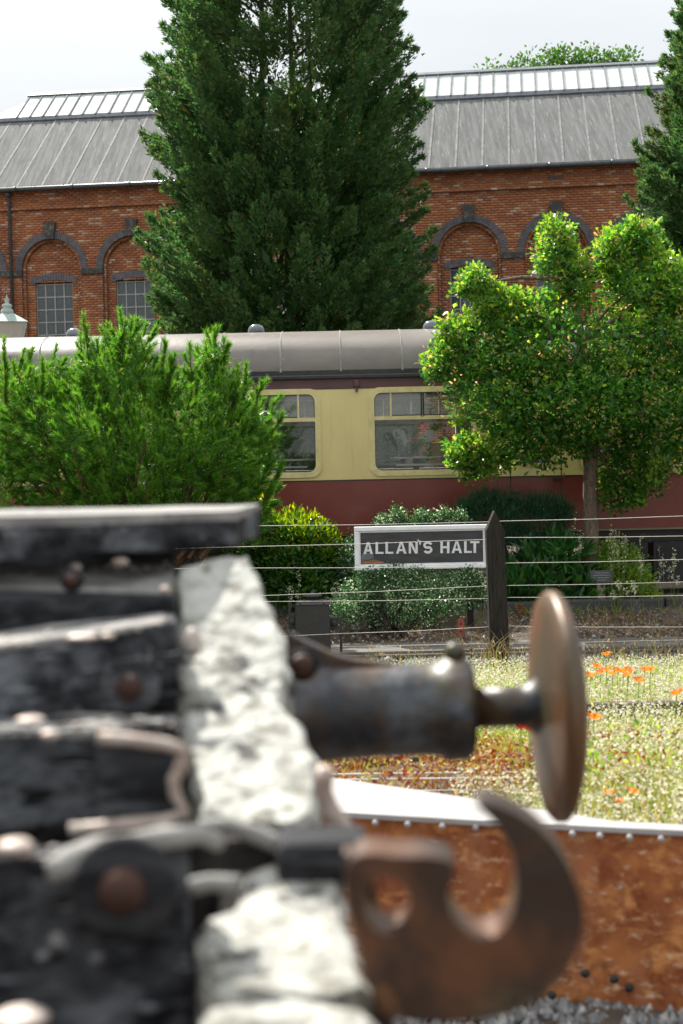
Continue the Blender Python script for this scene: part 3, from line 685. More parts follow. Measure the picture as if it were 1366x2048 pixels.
def side_sheet(name, Y, z0, z1, holes, m, parent, flip=False):
    bm = bmesh.new(); edges = []
    def loop(pts):
        vs = [bm.verts.new((x, Y, z)) for x, z in pts]
        for i in range(len(vs)): edges.append(bm.edges.new((vs[i], vs[(i + 1) % len(vs)])))
    loop([(X0, z0), (X1, z0), (X1, z1), (X0, z1)])
    for h in holes: loop(h)
    bmesh.ops.triangle_fill(bm, use_beauty=True, use_dissolve=False, edges=edges)
    me = bpy.data.meshes.new(name); bm.to_mesh(me); bm.free(); me.materials.append(m)
    o = bpy.data.objects.new(name, me); link(o, parent); o.matrix_parent_inverse = parent.matrix_world.inverted(); return o
holes = [rrect(c - hwc, c + hwc, wz0c, wz1c, .13) for c in wc]
dxc = tx(1071); holes_d = [rrect(dxc - .24, dxc + .24, wz0c + .1, wz1c - .05, .08)]
side_sheet('upper_side', YT, zw, zc_, holes + holes_d, M['cream'], car)
side_sheet('rear_side', YB, zb_, zc_, [rrect(c - hwc, c + hwc, wz0c + .02, wz1c, .13) for c in wc], M['cream'], car)
side_sheet('inner_lining', YT + .07, zb_, zc_, [rrect(c - hwc, c + hwc, wz0c, wz1c, .13) for c in wc] + holes_d, M['interior'], car)
side_sheet('inner_lining', YB - .07, zb_, zc_, [rrect(c - hwc, c + hwc, wz0c + .02, wz1c, .13) for c in wc], M['interior'], car)
mb = MB(); mb.box((X0, YT - .001, zb_), (X1, YT + .04, zw - .006)); mb.build('lower_side', M['maroon'], car)
mb = MB(); mb.box((X0, YT - .006, zw - .006), (X1, YT + .002, zw + .010)); mb.build('lining_stripe', M['blackpaint'], car)
mb = MB(); mb.box((X0, YT - .002, zc_ + .004), (X1, YT + .05, zr)); mb.build('cantrail_strip', M['plum'], car)
mb = MB(); mb.box((X0, YT - .006, zc_ - .006), (X1, YT + .002, zc_ + .004)); mb.build('lining_stripe', M['blackpaint'], car)
mb = MB(); mb.box((X0, YB - .05, zc_), (X1, YB, zr)); mb.build('cantrail_strip', M['plum'], car)
ztop = at(683, 666, YM + .1).z
def prof(t, lift=0.0):                               # carriage roof section, t from 0 (near) to 1 (far)
    a = PI * t; n_ = 2.6; ca, sa = math.cos(a), math.sin(a)
    return (YM - (1.42 + lift) * math.copysign(abs(ca) ** (2 / n_), ca), zr + .03 + (ztop - zr - .03 + lift) * abs(sa) ** (2 / n_))
NP = 40; vs = []; nxs = 40
for i in range(nxs + 1):
    x = X0 + (X1 - X0) * i / nxs
    for j in range(NP + 1): y, z = prof(j / NP); vs.append((x, y, z))
fs = [(i * (NP + 1) + j, (i + 1) * (NP + 1) + j, (i + 1) * (NP + 1) + j + 1, i * (NP + 1) + j + 1) for i in range(nxs) for j in range(NP)]
MB().add(vs, fs, True).build('roof', M['carroof'], car)
mb = MB(); mb.box((X0, YT - .045, zr - .002), (X1, YT + .02, zr + .045)); mb.box((X0, YT - .02, zr + .045), (X1, YT + .04, zr + .12)); mb.build('rain_gutter', M['blackpaint'], car, bevel=.008)
for px in (-400, -160, 80, 200, 323, 444, 565, 685, 808, 930, 1052, 1174, 1296, 1418):
    x = tx(px); mb = MB(); pts = [prof(.015 + .97 * j / 30, .004) for j in range(31)]
    for (y0, z0), (y1, z1) in zip(pts, pts[1:]): mb.add([(x - .011, y0, z0), (x + .011, y0, z0), (x + .011, y1, z1), (x - .011, y1, z1)], [(0, 1, 2, 3)])
    for j in range(3, 60, 1):
        y, z = prof(.015 + .5 * j / 60, .004); mb.ball((x, y, z), .007, n=4)
    mb.build('roof_seam', M['seam'], car)
vx = [at(p, 660, YM - .25).x for p in (150, 513, 862)]; dv = (vx[2] - vx[0]) / 2
for x in [vx[0] - 2 * dv, vx[0] - dv] + vx + [vx[2] + dv]:
    y, z = YM - .30, prof(.38)[1]
    mb = MB(); mb.lathe([(.118, .02), (.125, .045), (.118, .085), (.095, .125), (.055, .15), (.005, .158)], (x, y, z), n=20); mb.lathe([(.05, -.05), (.05, .03)], (x, y, z), n=14)
    mb.build('roof_ventilator', M['ventm'], car)
def frame_ring(x0, x1, z0, z1, r, wd, y0, y1):
    a = rrect(x0, x1, z0, z1, r); b = rrect(x0 + wd, x1 - wd, z0 + wd, z1 - wd, max(.02, r - wd * .6)); n = len(a)
    vs = [(x, y0, z) for x, z in a] + [(x, y0, z) for x, z in b] + [(x, y1, z) for x, z in a] + [(x, y1, z) for x, z in b]
    fs = []
    for i in range(n):
        j = (i + 1) % n; fs += [(i, j, n + j, n + i), (n + i, n + j, 3 * n + j, 3 * n + i), (2 * n + i, i, j, 2 * n + j)]
    return vs, fs
ztr = tz(838)
for k, c in enumerate(wc):
    mb = MB(); mb.add(*frame_ring(c - hwc - .012, c + hwc + .012, wz0c - .012, wz1c + .012, .145, .075, YT - .018, YT + .07))
    for xx, ww in ((c - hwc * .60, .012), (c + hwc * .60, .012)): mb.box((xx - ww, YT - .004, ztr), (xx + ww, YT + .03, wz1c - .04))
    mb.box((c - hwc + .05, YT - .008, ztr - .026), (c + hwc - .05, YT + .03, ztr + .026))
    fr = mb.build('window', M['creamframe'], car)
    mb = MB(); mb.box((c - .022, YT - .012, ztr + .01), (c - .006, YT + .02, wz1c - .06)); mb.box((c + .006, YT - .012, ztr + .01), (c + .022, YT + .02, wz1c - .06))
    for sg in (-1, 1): mb.box((c + sg * hwc * .30 - hwc * .29, YT - .002, ztr + .026), (c + sg * hwc * .30 + hwc * .29, YT + .012, ztr + .04))
    mb.build('slider_frame', M['blackpaint'], fr)
    mb = MB(); mb.add(*frame_ring(c - hwc + .060, c + hwc - .060, wz0c + .060, wz1c - .060, .1, .012, YT + .0, YT + .05)); mb.build('rubber_seal', M['blackpaint'], fr)
    for nm, z0, z1 in (('pane', wz0c + .05, ztr - .01), ('toplight_pane', ztr + .01, wz1c - .05)):
        mb = MB(); mb.add([(c - hwc + .04, YT + .035, z0), (c + hwc - .04, YT + .035, z0), (c + hwc - .04, YT + .035, z1), (c - hwc + .04, YT + .035, z1)], [(0, 1, 2, 3)]); mb.build(nm, M['carglass' if nm == 'pane' else 'topglass'], fr)
    # matching window on the far side
    mb = MB(); mb.add(*frame_ring(c - hwc - .012, c + hwc + .012, wz0c - .012, wz1c + .012, .145, .06, YB - .07, YB + .018))
    mb.box((c - hwc + .04, YB - .06, ztr - .03), (c + hwc - .04, YB, ztr + .03))
    for q in (-.6, 0, .6): mb.box((c + hwc * q - .015, YB - .06, ztr), (c + hwc * q + .015, YB, wz1c - .04))
    mb.box((c - hwc + .04, YB - .13, wz0c + .20), (c + hwc - .04, YB - .07, wz0c + .225))
    fr2 = mb.build('rear_window', M['white'], car)
    mb = MB(); mb.add([(c - hwc, YB - .03, wz0c), (c + hwc, YB - .03, wz0c), (c + hwc, YB - .03, wz1c), (c - hwc, YB - .03, wz1c)], [(0, 1, 2, 3)]); mb.build('pane', M['carglass'], fr2)
mb = MB(); mb.add(*frame_ring(dxc - .25, dxc + .25, wz0c + .09, wz1c - .04, .09, .03, YT - .012, YT + .07)); dr = mb.build('door_window', M['creamframe'], car)
mb = MB(); mb.add([(dxc - .24, YT + .03, wz0c + .1), (dxc + .24, YT + .03, wz0c + .1), (dxc + .24, YT + .03, wz1c - .05), (dxc - .24, YT + .03, wz1c - .05)], [(0, 1, 2, 3)]); mb.build('pane', M['carglass'], dr)
for px in (1020, 1122):
    x = tx(px); mb = MB(); mb.box((x - .006, YT - .004, zb_), (x + .006, YT + .002, zc_)); mb.build('door_gap', M['blackpaint'], car)
for px, py in ((1030, 985), (1114, 958), (1114, 1040)):
    p = at(px, py, YT); mb = MB(); mb.box((p.x - .05, YT - .035, p.z - .02), (p.x + .05, YT - .002, p.z + .02)); mb.build('door_hinge', M['blackpaint'], car, bevel=.005)
p = at(713, 770, YT); mb = MB(); mb.box((p.x - .035, YT - .05, p.z - .02), (p.x + .035, YT, p.z + .07)); mb.box((p.x - .016, YT - .04, p.z - .09), (p.x + .016, YT, p.z - .02)); mb.build('lamp_bracket', M['plum'], car, bevel=.006)
mb = MB(); mb.box((X0, YT + .05, zb_ - .03), (X1, YB - .05, zb_ + .06)); mb.build('floor', M['interior'], car)
mb = MB(); mb.box((X0, YT + .25, zb_ - .22), (X1, YT + .33, zb_ - .03)); mb.box((X0, YB - .33, zb_ - .22), (X1, YB - .25, zb_ - .03)); mb.build('underframe', M['blackpaint'], car)
for px0, px1 in ((1180, 1300), (1310, 1430), (640, 760), (200, 380)):
    a, b = tx(px0), tx(px1); mb = MB(); mb.box((a, YT + .2, zb_ - .78), (b, YT + .8, zb_ - .20)); bb = mb.build('battery_box', M['blackpaint'], car, bevel=.015)
    mb = MB(); mb.box((a + .06, YT + .185, zb_ - .70), (b - .06, YT + .2, zb_ - .30)); mb.build('box_door', M['boxm'], bb)
for px in (-300, -20, 1560, 1840):
    x = tx(px)
    for yy in (YM - .72, YM + .72):
        mb = MB(); mb.lathe([(.46, -.07), (.46, .0), (.5, .0), (.5, .03), (.05, .06)], (x, yy, ZR + .46), Vector((0, 1, 0)), n=28); mb.build('wheel', M['blackpaint'], car)
mb = MB(); mb.box((X0 - .05, YT + .02, zb_), (X0, YB - .02, zr + .3)); mb.box((X1, YT + .02, zb_), (X1 + .05, YB - .02, zr + .3)); mb.build('end_wall', M['blackpaint'], car)
# NO SMOKING triangle on the glass
p = at(845, 851, YT + .03); tri = MB(); h = .052
a_, b_, c_ = (p.x - .083, p.z - h), (p.x + .083, p.z - h), (p.x, p.z + h)
tri.prism([(a_[0], YT + .026, a_[1]), (b_[0], YT + .026, b_[1]), (c_[0], YT + .026, c_[1])], Vector((0, .004, 0))); st = tri.build('warning_sticker', M['redsign'], car)
def text(name, body, size, loc, m, parent, off=0.0, ext=.001, sx=1.0, align='CENTER'):
    c = bpy.data.curves.new(name, 'FONT'); c.body = body; c.size = size; c.offset = off; c.extrude = ext; c.align_x = align; c.align_y = 'CENTER'
    c.materials.append(m); o = bpy.data.objects.new(name, c); link(o, parent)
    o.matrix_parent_inverse = parent.matrix_world.inverted(); o.location = loc; o.rotation_euler = (PI / 2, 0, 0); o.scale = (sx, 1, 1)
    bpy.context.view_layer.update(); me = bpy.data.meshes.new_from_object(o.evaluated_get(bpy.context.evaluated_depsgraph_get())); mo = bpy.data.objects.new(name, me); link(mo, parent)
    mo.matrix_parent_inverse = o.matrix_parent_inverse.copy(); mo.location = o.location; mo.rotation_euler = o.rotation_euler; mo.scale = o.scale
    bpy.data.objects.remove(o); mo.name = name; return mo
text('sticker_text', 'NO', .034, (p.x, YT + .023, p.z - .002), M['white'], st)
text('sticker_text', 'SMOKING', .026, (p.x, YT + .023, p.z - .034), M['white'], st)
# inside: tables, seats, and white napkins and a loop added for window reflections
def table(x, label):
    t = thing('dining_table', (x, 0, zb_ + .06), label, 'table', 'dining tables inside the carriage')
    z1 = at(683, 917, 20).z
    mb = MB(); mb.box((x - .33, YT + .42, z1 - .018), (x + .33, YT + .98, z1)); mb.build('tabletop', M['linen'], t, bevel=.006)
    mb = MB(); mb.box((x - .30, YT + .16, z1 - .115), (x + .36, YT + .40, z1 - .09)); mb.build('side_flap', M['linen'], t, bevel=.004)
    mb = MB(); mb.box((x - .04, YT + .66, zb_ + .06), (x + .04, YT + .74, z1 - .018)); mb.box((x - .02, YT + .2, z1 - .14), (x + .02, YT + .7, z1 - .115)); mb.build('leg', M['boxm'], t)
    return t, z1
tb1, tzp = table(tx(840) - .02, 'white covered dining table seen through the window with red triangle sticker')
tb2, _ = table(tx(560), 'white covered dining table in the window beside the pine bush')
tb3, _ = table(wc[5], 'white covered dining table in the window hidden behind the oak')
def seat(x, s, label):
    t = thing('carriage_seat', (x, YM, zb_ + .06), label, 'seat', 'seats inside the carriage')
    for yy in (YT + .15, YB - 1.1):
        mb = MB(); mb.box((x - .22, yy, zb_ + .35), (x + .22, yy + .9, zb_ + .5)); mb.build('seat_cushion', M['seat'], t, bevel=.02)
        mb = MB(); mb.box((x - .07 + s * .2, yy, zb_ + .06), (x + .07 + s * .2, yy + .9, tz(905))); mb.build('backrest', M['seat'], t, bevel=.02)
for i, c in enumerate(wc[2:6]):
    for s in (-1, 1): seat(c + s * .80, s, 'dark padded seat %s of the window %s' % ('left' if s < 0 else 'right', ('behind the pine bush', 'beside the pine bush', 'with the red triangle', 'behind the oak crown')[i]))
def goblet(px, lean, label):
    x = tx(px, 19.9); t = thing('napkin_glass', (x, 19.95, tzp), label, 'wine glass', 'glasses on the dining table')
    mb = MB(); mb.lathe([(.035, 0), (.03, .006), (.006, .015), (.006, .08), (.035, .11), (.042, .17), (.036, .2)], (x, 19.95, tzp), n=14); mb.build('glass', M['lampglass'], t)
    mb = MB(); mb.hexa([Vector((x + a + lean * h_, 19.95 + b, tzp + .12 + h_)) for h_, w_ in ((0, .025), (.26, .06)) for a, b in ((-w_, -.02), (w_, -.02), (w_, .02), (-w_, .02))]); mb.build('napkin', M['linen'], t, bevel=.01)
goblet(818, -.45, 'folded white napkin leaning left in a glass on the dining table')
goblet(858, .1, 'folded white napkin standing upright in a glass on the dining table')
mb = MB(); xx = tx(797, 19.9)
for i in range(14):
    a0, a1 = 2 * PI * i / 14, 2 * PI * (i + 1) / 14
mb.tube([Vector((xx + .06 * math.cos(2 * PI * i / 18), 19.95, tzp + .33 + .06 * math.sin(2 * PI * i / 18))) for i in range(19)], .018, n=8); mb.tube([(xx, 19.95, tzp + .27), (xx, 19.95, tzp + .01)], .006, n=6); mb.lathe([(.05, 0), (.04, .012)], (xx, 19.95, tzp), n=14)
o = mb.build('table_number_stand', M['linen'], local=(xx, 19.95, tzp)); tag(o, 'white looped stand at the left end of the dining table', 'table stand')
xx = tx(556, 19.9); mb = MB(); mb.lathe([(.03, 0), (.05, .03), (.055, .08), (.05, .08), (.04, .03), (.01, .01)], (xx, 19.95, tzp), n=16); mb.tube([(xx + .05, 19.95, tzp + .065), (xx + .085, 19.95, tzp + .05), (xx + .045, 19.95, tzp + .025)], .007, n=6)
tag(mb.build('cup', M['linen'], local=(xx, 19.95, tzp)), 'white cup on the table in the window beside the pine bush', 'cup')

# ------------------------------------------------------------------ track, baulk, edging
def rail(name, Y, ztop_, label, x0=-9, x1=9, grp=None):
    t = thing(name, (0, Y, ztop_ - .16), label, 'rail', grp)
    mb = MB(); mb.box((x0, Y - .035, ztop_ - .045), (x1, Y + .035, ztop_)); mb.build('rail_head', M['railtop'], t, bevel=.008)
    mb = MB(); mb.box((x0, Y - .009, ztop_ - .14), (x1, Y + .009, ztop_ - .045)); mb.box((x0, Y - .065, ztop_ - .155), (x1, Y + .065, ztop_ - .138)); mb.build('rail_web', M['railtop'], t)
    return t
rail('steel_rail', 15.2, at(1200, 1300, 15.2).z, 'dark steel rail running just behind the fence post and poppies', grp='rails of the yard tracks')
rail('steel_rail', 7.05, at(900, 1508, 7.05).z, 'near steel rail half buried in red weeds above the rusty girder', grp='rails of the yard tracks')
rail('steel_rail', 8.5, at(1300, 1403, 8.5).z - .0, 'steel rail almost lost in the pale flowering meadow', grp='rails of the yard tracks')
for Y in (YM - .72, YM + .72): rail('steel_rail', Y, ZR + .0, 'rail under the %s wheels of the carriage' % ('near' if Y < YM else 'far'), X0 - 1, X1 + 1, grp='rails under the carriage')
zb1 = at(1200, 1285, 15.75).z
for i in range(7):
    x0 = -9 + 2.6 * i; mb = MB(); mb.box((x0, 15.42 + random.uniform(-.01, .01), zb1 - .22), (x0 + 2.57, 16.12, zb1 + random.uniform(-.006, .006)))
    o = mb.build('timber_baulk', M['sleeper'], local=(x0, 15.75, zb1 - .22), bevel=.012); tag(o, ['weathered timber baulk beside the rail hidden behind the black wagon timbers', 'weathered timber baulk behind the white painted headstock', 'weathered timber baulk behind the buffer casing', 'weathered grey timber baulk crossing behind the tall fence post', 'weathered grey timber baulk behind the buffer head and first poppies', 'weathered grey timber baulk lying beyond the poppies at the right edge', 'weathered timber baulk outside the picture on the right'][min(i, 6)], 'timber', 'timber baulks along the rail')
x = -4.9; i = 0; vis_st = []
while x < 4.3:
    wd = random.uniform(.5, .9); zt = -.43 + random.uniform(-.02, .02)
    mb = MB(); mb.box((x, 17.12 + random.uniform(-.02, .02), -.62), (x + wd - .02, 17.27, zt)); o = mb.build('edging_stone', M['darkstone'], local=(x, 17.2, -.62), bevel=.02)
    pxx = 683 + (x + wd / 2) / 17.2 * FPX
    wh_ = 'below the variegated hedge' if 640 < pxx < 980 else 'below the golden shrub' if 480 < pxx <= 640 else 'behind the black wagon timbers' if pxx <= 480 else 'below the broad leaved plant' if pxx < 1160 else 'below the little plaque' if pxx < 1240 else 'below the yellow green herb'
    tag(o, 'dark stone edging the garden bed ' + wh_ + (', %s counted from the left' % ['first','second','third','fourth','fifth','sixth','seventh','eighth','ninth','tenth','eleventh','twelfth','thirteenth','fourteenth','fifteenth'][len(vis_st)] if True else ''), 'edging stone', 'stones edging the garden bed'); vis_st.append(1); x += wd; i += 1
stones('ballast', M['darkballast'], 9000, (-4.5, 5.2), (13.6, 15.4), .018, .045, .0)
stones('bed_stones', M['stone'], 900, (-4, 5), (16.1, 17.2), .012, .035, .005)
stones('gravel', M['stone'], 9000, (-1.6, 2.6), (2.9, 3.75), .008, .024, .0)
stones('gravel_patch', M['stone'], 5000, (-2.5, 4.0), (3.9, 6.4), .01, .028, .0)

# ------------------------------------------------------------------ shrubs
def shrub(name, label, cat, blobs, n, k, L0, L1, W0, W1, outline, m, shell=.65, spread=.7, jit=.05, up=.2, base=None, grp=None, stems=10, ylim=18.95):
    c = np.mean([b[0] for b in blobs], 0) if base is None else base
    zb = G(c[0], c[1]); t = thing(name, (c[0], c[1], zb), label, cat, grp)
    P, D = blob_sample(blobs, n, shell); P2, D2 = around(P, D, k, spread, jit, up)
    ok = (P2[:, 2] > zb + .02) & (P2[:, 1] < ylim) & (P2[:, 1] > 15.0); P2 = P2[ok]; D2 = D2[ok]; q = len(P2)
    o = leaf_mesh('foliage', P2, D2, rng.uniform(L0, L1, q), rng.uniform(W0, W1, q), outline, m, t); o['kind'] = 'stuff'
    mb = MB()
    for i in range(stems):
        p = Vector(P[rng.integers(len(P))]); s = Vector((c[0] + rng.uniform(-.12, .12), c[1] + rng.uniform(-.1, .1), zb)); mb.tube([s, (s + p) / 2 + Vector((0, 0, .1)), p], [.014, .01, .004], n=5, caps=False)
    mb.build('stems', M['twig'], t); return t
Yg = 17.55
shrub('golden_shrub', 'rounded golden green shrub left of the station name board', 'shrub',
      [px_blob(560, 1115, 100, 85, Yg, .55), px_blob(510, 1050, 30, 40, Yg, .3), px_blob(620, 1120, 62, 80, Yg, .4), px_blob(520, 1160, 60, 75, Yg, .4), px_blob(600, 1180, 70, 55, Yg - .2, .4)],
      1500, 9, .05, .10, .022, .040, OVAL, M['laurel'], up=.5)
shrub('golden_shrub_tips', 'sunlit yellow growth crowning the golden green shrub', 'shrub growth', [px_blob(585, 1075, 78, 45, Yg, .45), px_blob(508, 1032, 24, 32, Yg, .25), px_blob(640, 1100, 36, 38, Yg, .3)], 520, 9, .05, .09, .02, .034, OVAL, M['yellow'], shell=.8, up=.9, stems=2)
Yh = 17.5
shrub('variegated_hedge', 'small leaved white and green variegated shrub round the name board', 'shrub',
      [px_blob(830, 1180, 160, 72, Yh, .42), px_blob(735, 1155, 70, 75, Yh, .38), px_blob(900, 1175, 75, 62, Yh, .36), px_blob(697, 1120, 30, 45, Yh, .3), px_blob(800, 1210, 120, 38, Yh - .15, .35), px_blob(690, 1210, 45, 25, Yh - .2, .3)] +
      [px_blob(x, y, 11, 24, Yh, .1) for x, y in ((795, 1042), (842, 1046), (866, 1052), (890, 1044), (918, 1046), (765, 1060), (815, 1062))],
      4200, 9, .022, .040, .014, .024, DIAMOND, M['varieg'], shell=.75, spread=.8, jit=.035, up=.3)
shrub('yew_shrub', 'dark blue green upright conifer shrub behind the fence post', 'shrub',
      [px_blob(1080, 1060, 58, 52, 18.0, .35), px_blob(985, 1045, 60, 45, 18.0, .35), px_blob(1050, 1110, 90, 60, 18.0, .4)] + [px_blob(x, y, 10, 22, 18.0, .1) for x, y in ((930, 1020), (955, 1012), (975, 1005), (1000, 1010), (1030, 1018), (1060, 1015), (1090, 1018), (1110, 1020), (1128, 1030))],
      1900, 16, .04, .08, .006, .011, BLADE, M['yew'], shell=.55, spread=.45, up=1.3)
shrub('broadleaf_plant', 'clump of long dark green leaves right of the fence post', 'plant',
      [px_blob(1090, 1145, 85, 50, 17.6, .3), px_blob(1040, 1175, 55, 40, 17.5, .25), px_blob(1130, 1110, 40, 35, 17.6, .25), px_blob(1150, 1180, 45, 30, 17.5, .2)],
      150, 9, .14, .26, .03, .055, OVAL, M['broad'], shell=.3, spread=.8, jit=.03, up=.7)
shrub('herb_clump', 'bright yellow green leafy herb right of the oak trunk', 'plant',
      [px_blob(1245, 1150, 50, 50, 17.7, .3), px_blob(1220, 1120, 30, 35, 17.7, .25), px_blob(1280, 1175, 25, 30, 17.6, .2)],
      420, 8, .04, .09, .018, .035, OVAL, M['herb'], shell=.4, up=.6)
for (px, py, rx, ry, lb) in ((990, 1210, 30, 8, 0), (1330, 1195, 40, 14, 1)):
    pass

# ------------------------------------------------------------------ pine bush
YP = 16.9
pine = thing('pine_bush', (at(265, 900, YP).x, YP, G(0, YP)), 'big bushy dark green pine with long needles in front of the carriage', 'pine')
pb = [px_blob(270, 890, 270, 135, YP, 1.25), px_blob(120, 870, 150, 110, YP, 1.0), px_blob(420, 890, 100, 115, YP, .8), px_blob(250, 775, 75, 80, YP - .2, .6), px_blob(180, 750, 30, 65, YP, .35), px_blob(325, 780, 38, 60, YP, .35), px_blob(55, 800, 62, 70, YP, .5), px_blob(110, 770, 30, 40, YP, .3), px_blob(0, 900, 90, 150, YP, .8),
      px_blob(430, 790, 55, 60, YP - .2, .4), px_blob(425, 725, 26, 36, YP - .2, .2), px_blob(255, 700, 40, 40, YP - .2, .3), px_blob(500, 850, 30, 50, YP, .3), px_blob(495, 960, 34, 55, YP, .35), px_blob(300, 1000, 250, 90, YP, 1.0), px_blob(480, 1040, 50, 60, YP, .4)]
P, D = blob_sample(pb, 9000, .72)
# leading shoots that break the outline
tips = [(245, 640, 235, 720), (272, 652, 250, 700), (305, 665, 262, 720), (212, 662, 225, 740), (168, 655, 185, 740), (160, 690, 180, 760), (195, 700, 210, 770), (430, 668, 425, 740), (400, 705, 420, 760), (452, 700, 428, 750),
        (490, 750, 478, 820), (520, 775, 500, 840), (550, 800, 515, 870), (558, 840, 520, 900), (60, 712, 50, 780), (40, 720, 30, 790), (105, 715, 90, 790), (8, 700, 12, 780), (120, 730, 110, 800), (330, 700, 320, 760), (345, 722, 330, 780), (560, 945, 520, 990), (545, 920, 510, 960), (380, 715, 390, 780), (290, 700, 280, 760), (225, 690, 225, 740), (85, 740, 80, 800), (470, 770, 460, 830)]
Pt = []; Dt = []
bm_ = MB()
for (x0, y0, x1, y1) in tips:
    yy = YP - .1 + rng.uniform(-.5, .3); a = at(x0, y0, yy); b = at(x1, y1 + 25, yy + .1); bm_.tube([b, a], [.014, .006], n=5)
    for q in np.linspace(0, 1, 7): Pt.append(tuple(b.lerp(a, q * .93 - .02))); Dt.append(tuple((a - b).normalized()))
grid = {}; keep = []
for i_ in range(len(P)):
    key = tuple((P[i_] / .155).astype(int)); ok = True
    for dx_ in (-1, 0, 1):
        for dy_ in (-1, 0, 1):
            for dz_ in (-1, 0, 1):
                for j_ in grid.get((key[0] + dx_, key[1] + dy_, key[2] + dz_), ()):
                    if np.sum((P[i_] - P[j_]) ** 2) < .155 ** 2: ok = False
    if ok: grid.setdefault(key, []).append(i_); keep.append(i_)
P, D = P[keep], D[keep]; print('pine shoots', len(P))
P = np.concatenate([P, np.array(Pt)]); D = np.concatenate([unit(D * np.array([.8, .8, .5]) + np.array([0, 0, .55])), np.array(Dt)])
n = len(P); K = 190
D = unit(D + rng.normal(0, .22, D.shape)); sl_ = rng.uniform(.10, .22, n)
t = rng.uniform(0, 1, (n, K)); ang = rng.uniform(0, 2 * PI, (n, K))
A = unit(np.cross(D, rng.normal(size=(n, 3)))); B_ = np.cross(D, A)
nd = unit(D[:, None] * rng.uniform(.7, 1.4, (n, K, 1)) + (A[:, None] * np.cos(ang)[..., None] + B_[:, None] * np.sin(ang)[..., None]) * .85)
np_ = P[:, None] + D[:, None] * (t * sl_[:, None])[..., None]
nl = n * K
o = leaf_mesh('needles', np_.reshape(-1, 3), nd.reshape(-1, 3), rng.uniform(.06, .10, nl), rng.uniform(.005, .008, nl), BLADE, M['pine'], pine); o['kind'] = 'stuff'
mb = bm_; base = Vector(pine.location)
for i in rng.integers(0, n, 120):
    p = Vector(P[i]) * 1.0; p.y += .25; q = base + Vector((rng.uniform(-.3, .3) + (p.x - base.x) * .35, rng.uniform(-.3, .3), .25 + max(0, (p.z - base.z)) * .3)); mb.tube([q, (q + p) / 2 + Vector((0, 0, -.04)), p], [.028, .016, .006], n=5, caps=False)
mb.build('branches', M['pinebark'], pine)
mb = MB(); mb.tube([base, base + Vector((.1, 0, .5)), base + Vector((-.1, 0, 1.2)), base + Vector((0, 0, 1.9))], [.12, .1, .07, .03], n=10); mb.build('trunk', M['pinebark'], pine)
# a few deep inner sprays keep the heart of the bush closed
P, D = blob_sample([(b[0], tuple(np.array(b[1]) * .72)) for b in pb], 1500, .2); P2, D2 = around(P, D, 34, 1.0, .06); q = len(P2)
o = leaf_mesh('inner_needles', P2, D2, rng.uniform(.08, .12, q), rng.uniform(.010, .015, q), BLADE, M['pine'], pine); o['kind'] = 'stuff'

# ------------------------------------------------------------------ young oak
YO = 17.75
ob = at(1182, 1190, YO); oz = G(0, YO)
oak = thing('oak_tree', (ob.x, YO, oz), 'young oak with pale bare trunk and bright lobed leaves in the garden bed', 'tree')
top = [at(1180, 880, YO), at(1175, 780, YO), at(1165, 680, YO - .1), at(1140, 560, YO - .1), at(1112, 450, YO - .1)]
mb = MB(); mb.tube([(ob.x, YO, oz - .05), (ob.x, YO, oz + .15), at(1181, 1000, YO)] + top, [.13, .105, .095, .085, .07, .05, .03, .01], n=14); mb.build('trunk', M['bark'], oak)
obl = [px_blob(1150, 815, 215, 88, YO - .15, 1.0), px_blob(1015, 780, 112, 95, YO - .1, .75), px_blob(1300, 815, 120, 120, YO, .9), px_blob(1150, 700, 190, 90, YO - .1, .8), px_blob(1330, 680, 110, 90, YO, .7), px_blob(960, 690, 70, 55, YO, .5),
       px_blob(1108, 500, 32, 50, YO, .28), px_blob(1148, 560, 36, 50, YO, .3), px_blob(1235, 505, 30, 50, YO, .28), px_blob(1262, 580, 48, 55, YO, .4), px_blob(1000, 612, 48, 26, YO, .35), px_blob(950, 568, 28, 16, YO, .22), px_blob(1060, 625, 60, 36, YO, .4), px_blob(1280, 480, 24, 30, YO, .2),
       px_blob(1350, 585, 45, 60, YO, .4), px_blob(1420, 640, 70, 90, YO, .6), px_blob(925, 905, 24, 20, YO, .2), px_blob(960, 925, 36, 24, YO, .25), px_blob(910, 665, 30, 24, YO, .25), px_blob(890, 725, 35, 30, YO, .25), px_blob(1265, 945, 70, 45, YO, .4), px_blob(1240, 985, 40, 25, YO, .25), px_blob(1430, 850, 90, 110, YO, .7)]
P, D = blob_sample(obl + [px_blob(1075, 880, 100, 55, YO - .1, .7), px_blob(1180, 800, 200, 95, YO - .3, .8)], 2900, .42, ylim=19.05); 
dn = unit(D * np.array([1, 1, .6]) + np.array([0, -.1, .25]))
P2, D2 = around(P, dn, 15, .8, .062); ok = P2[:, 1] < 19.1; P2 = P2[ok]; D2 = D2[ok]; q = len(P2)
D2[:, 2] -= .15
o = leaf_mesh('leaves', P2, D2, rng.uniform(.045, .095, q), rng.uniform(.035, .07, q), OAKL, M['oak'], oak); o['kind'] = 'stuff'
sp_ = []
for b in obl:
    c_ = np.array(b[0]); rx_, ry_, rz_ = b[1]
    for k in range(6):
        d_ = unit(rng.normal(size=3) * np.array([1, .6, 1]) + np.array([0, 0, .35])); q_ = c_ + d_ * np.array(b[1]) * rng.uniform(1.0, 1.25)
        if q_[1] < 18.9: sp_.append((tuple(q_), (rng.uniform(.05, .12),) * 3))
Pq, Dq = blob_sample(sp_, 900, .1, ylim=19.0); Pq, Dq = around(Pq, unit(Dq + np.array([0, 0, .3])), 9, .8, .03); q = len(Pq)
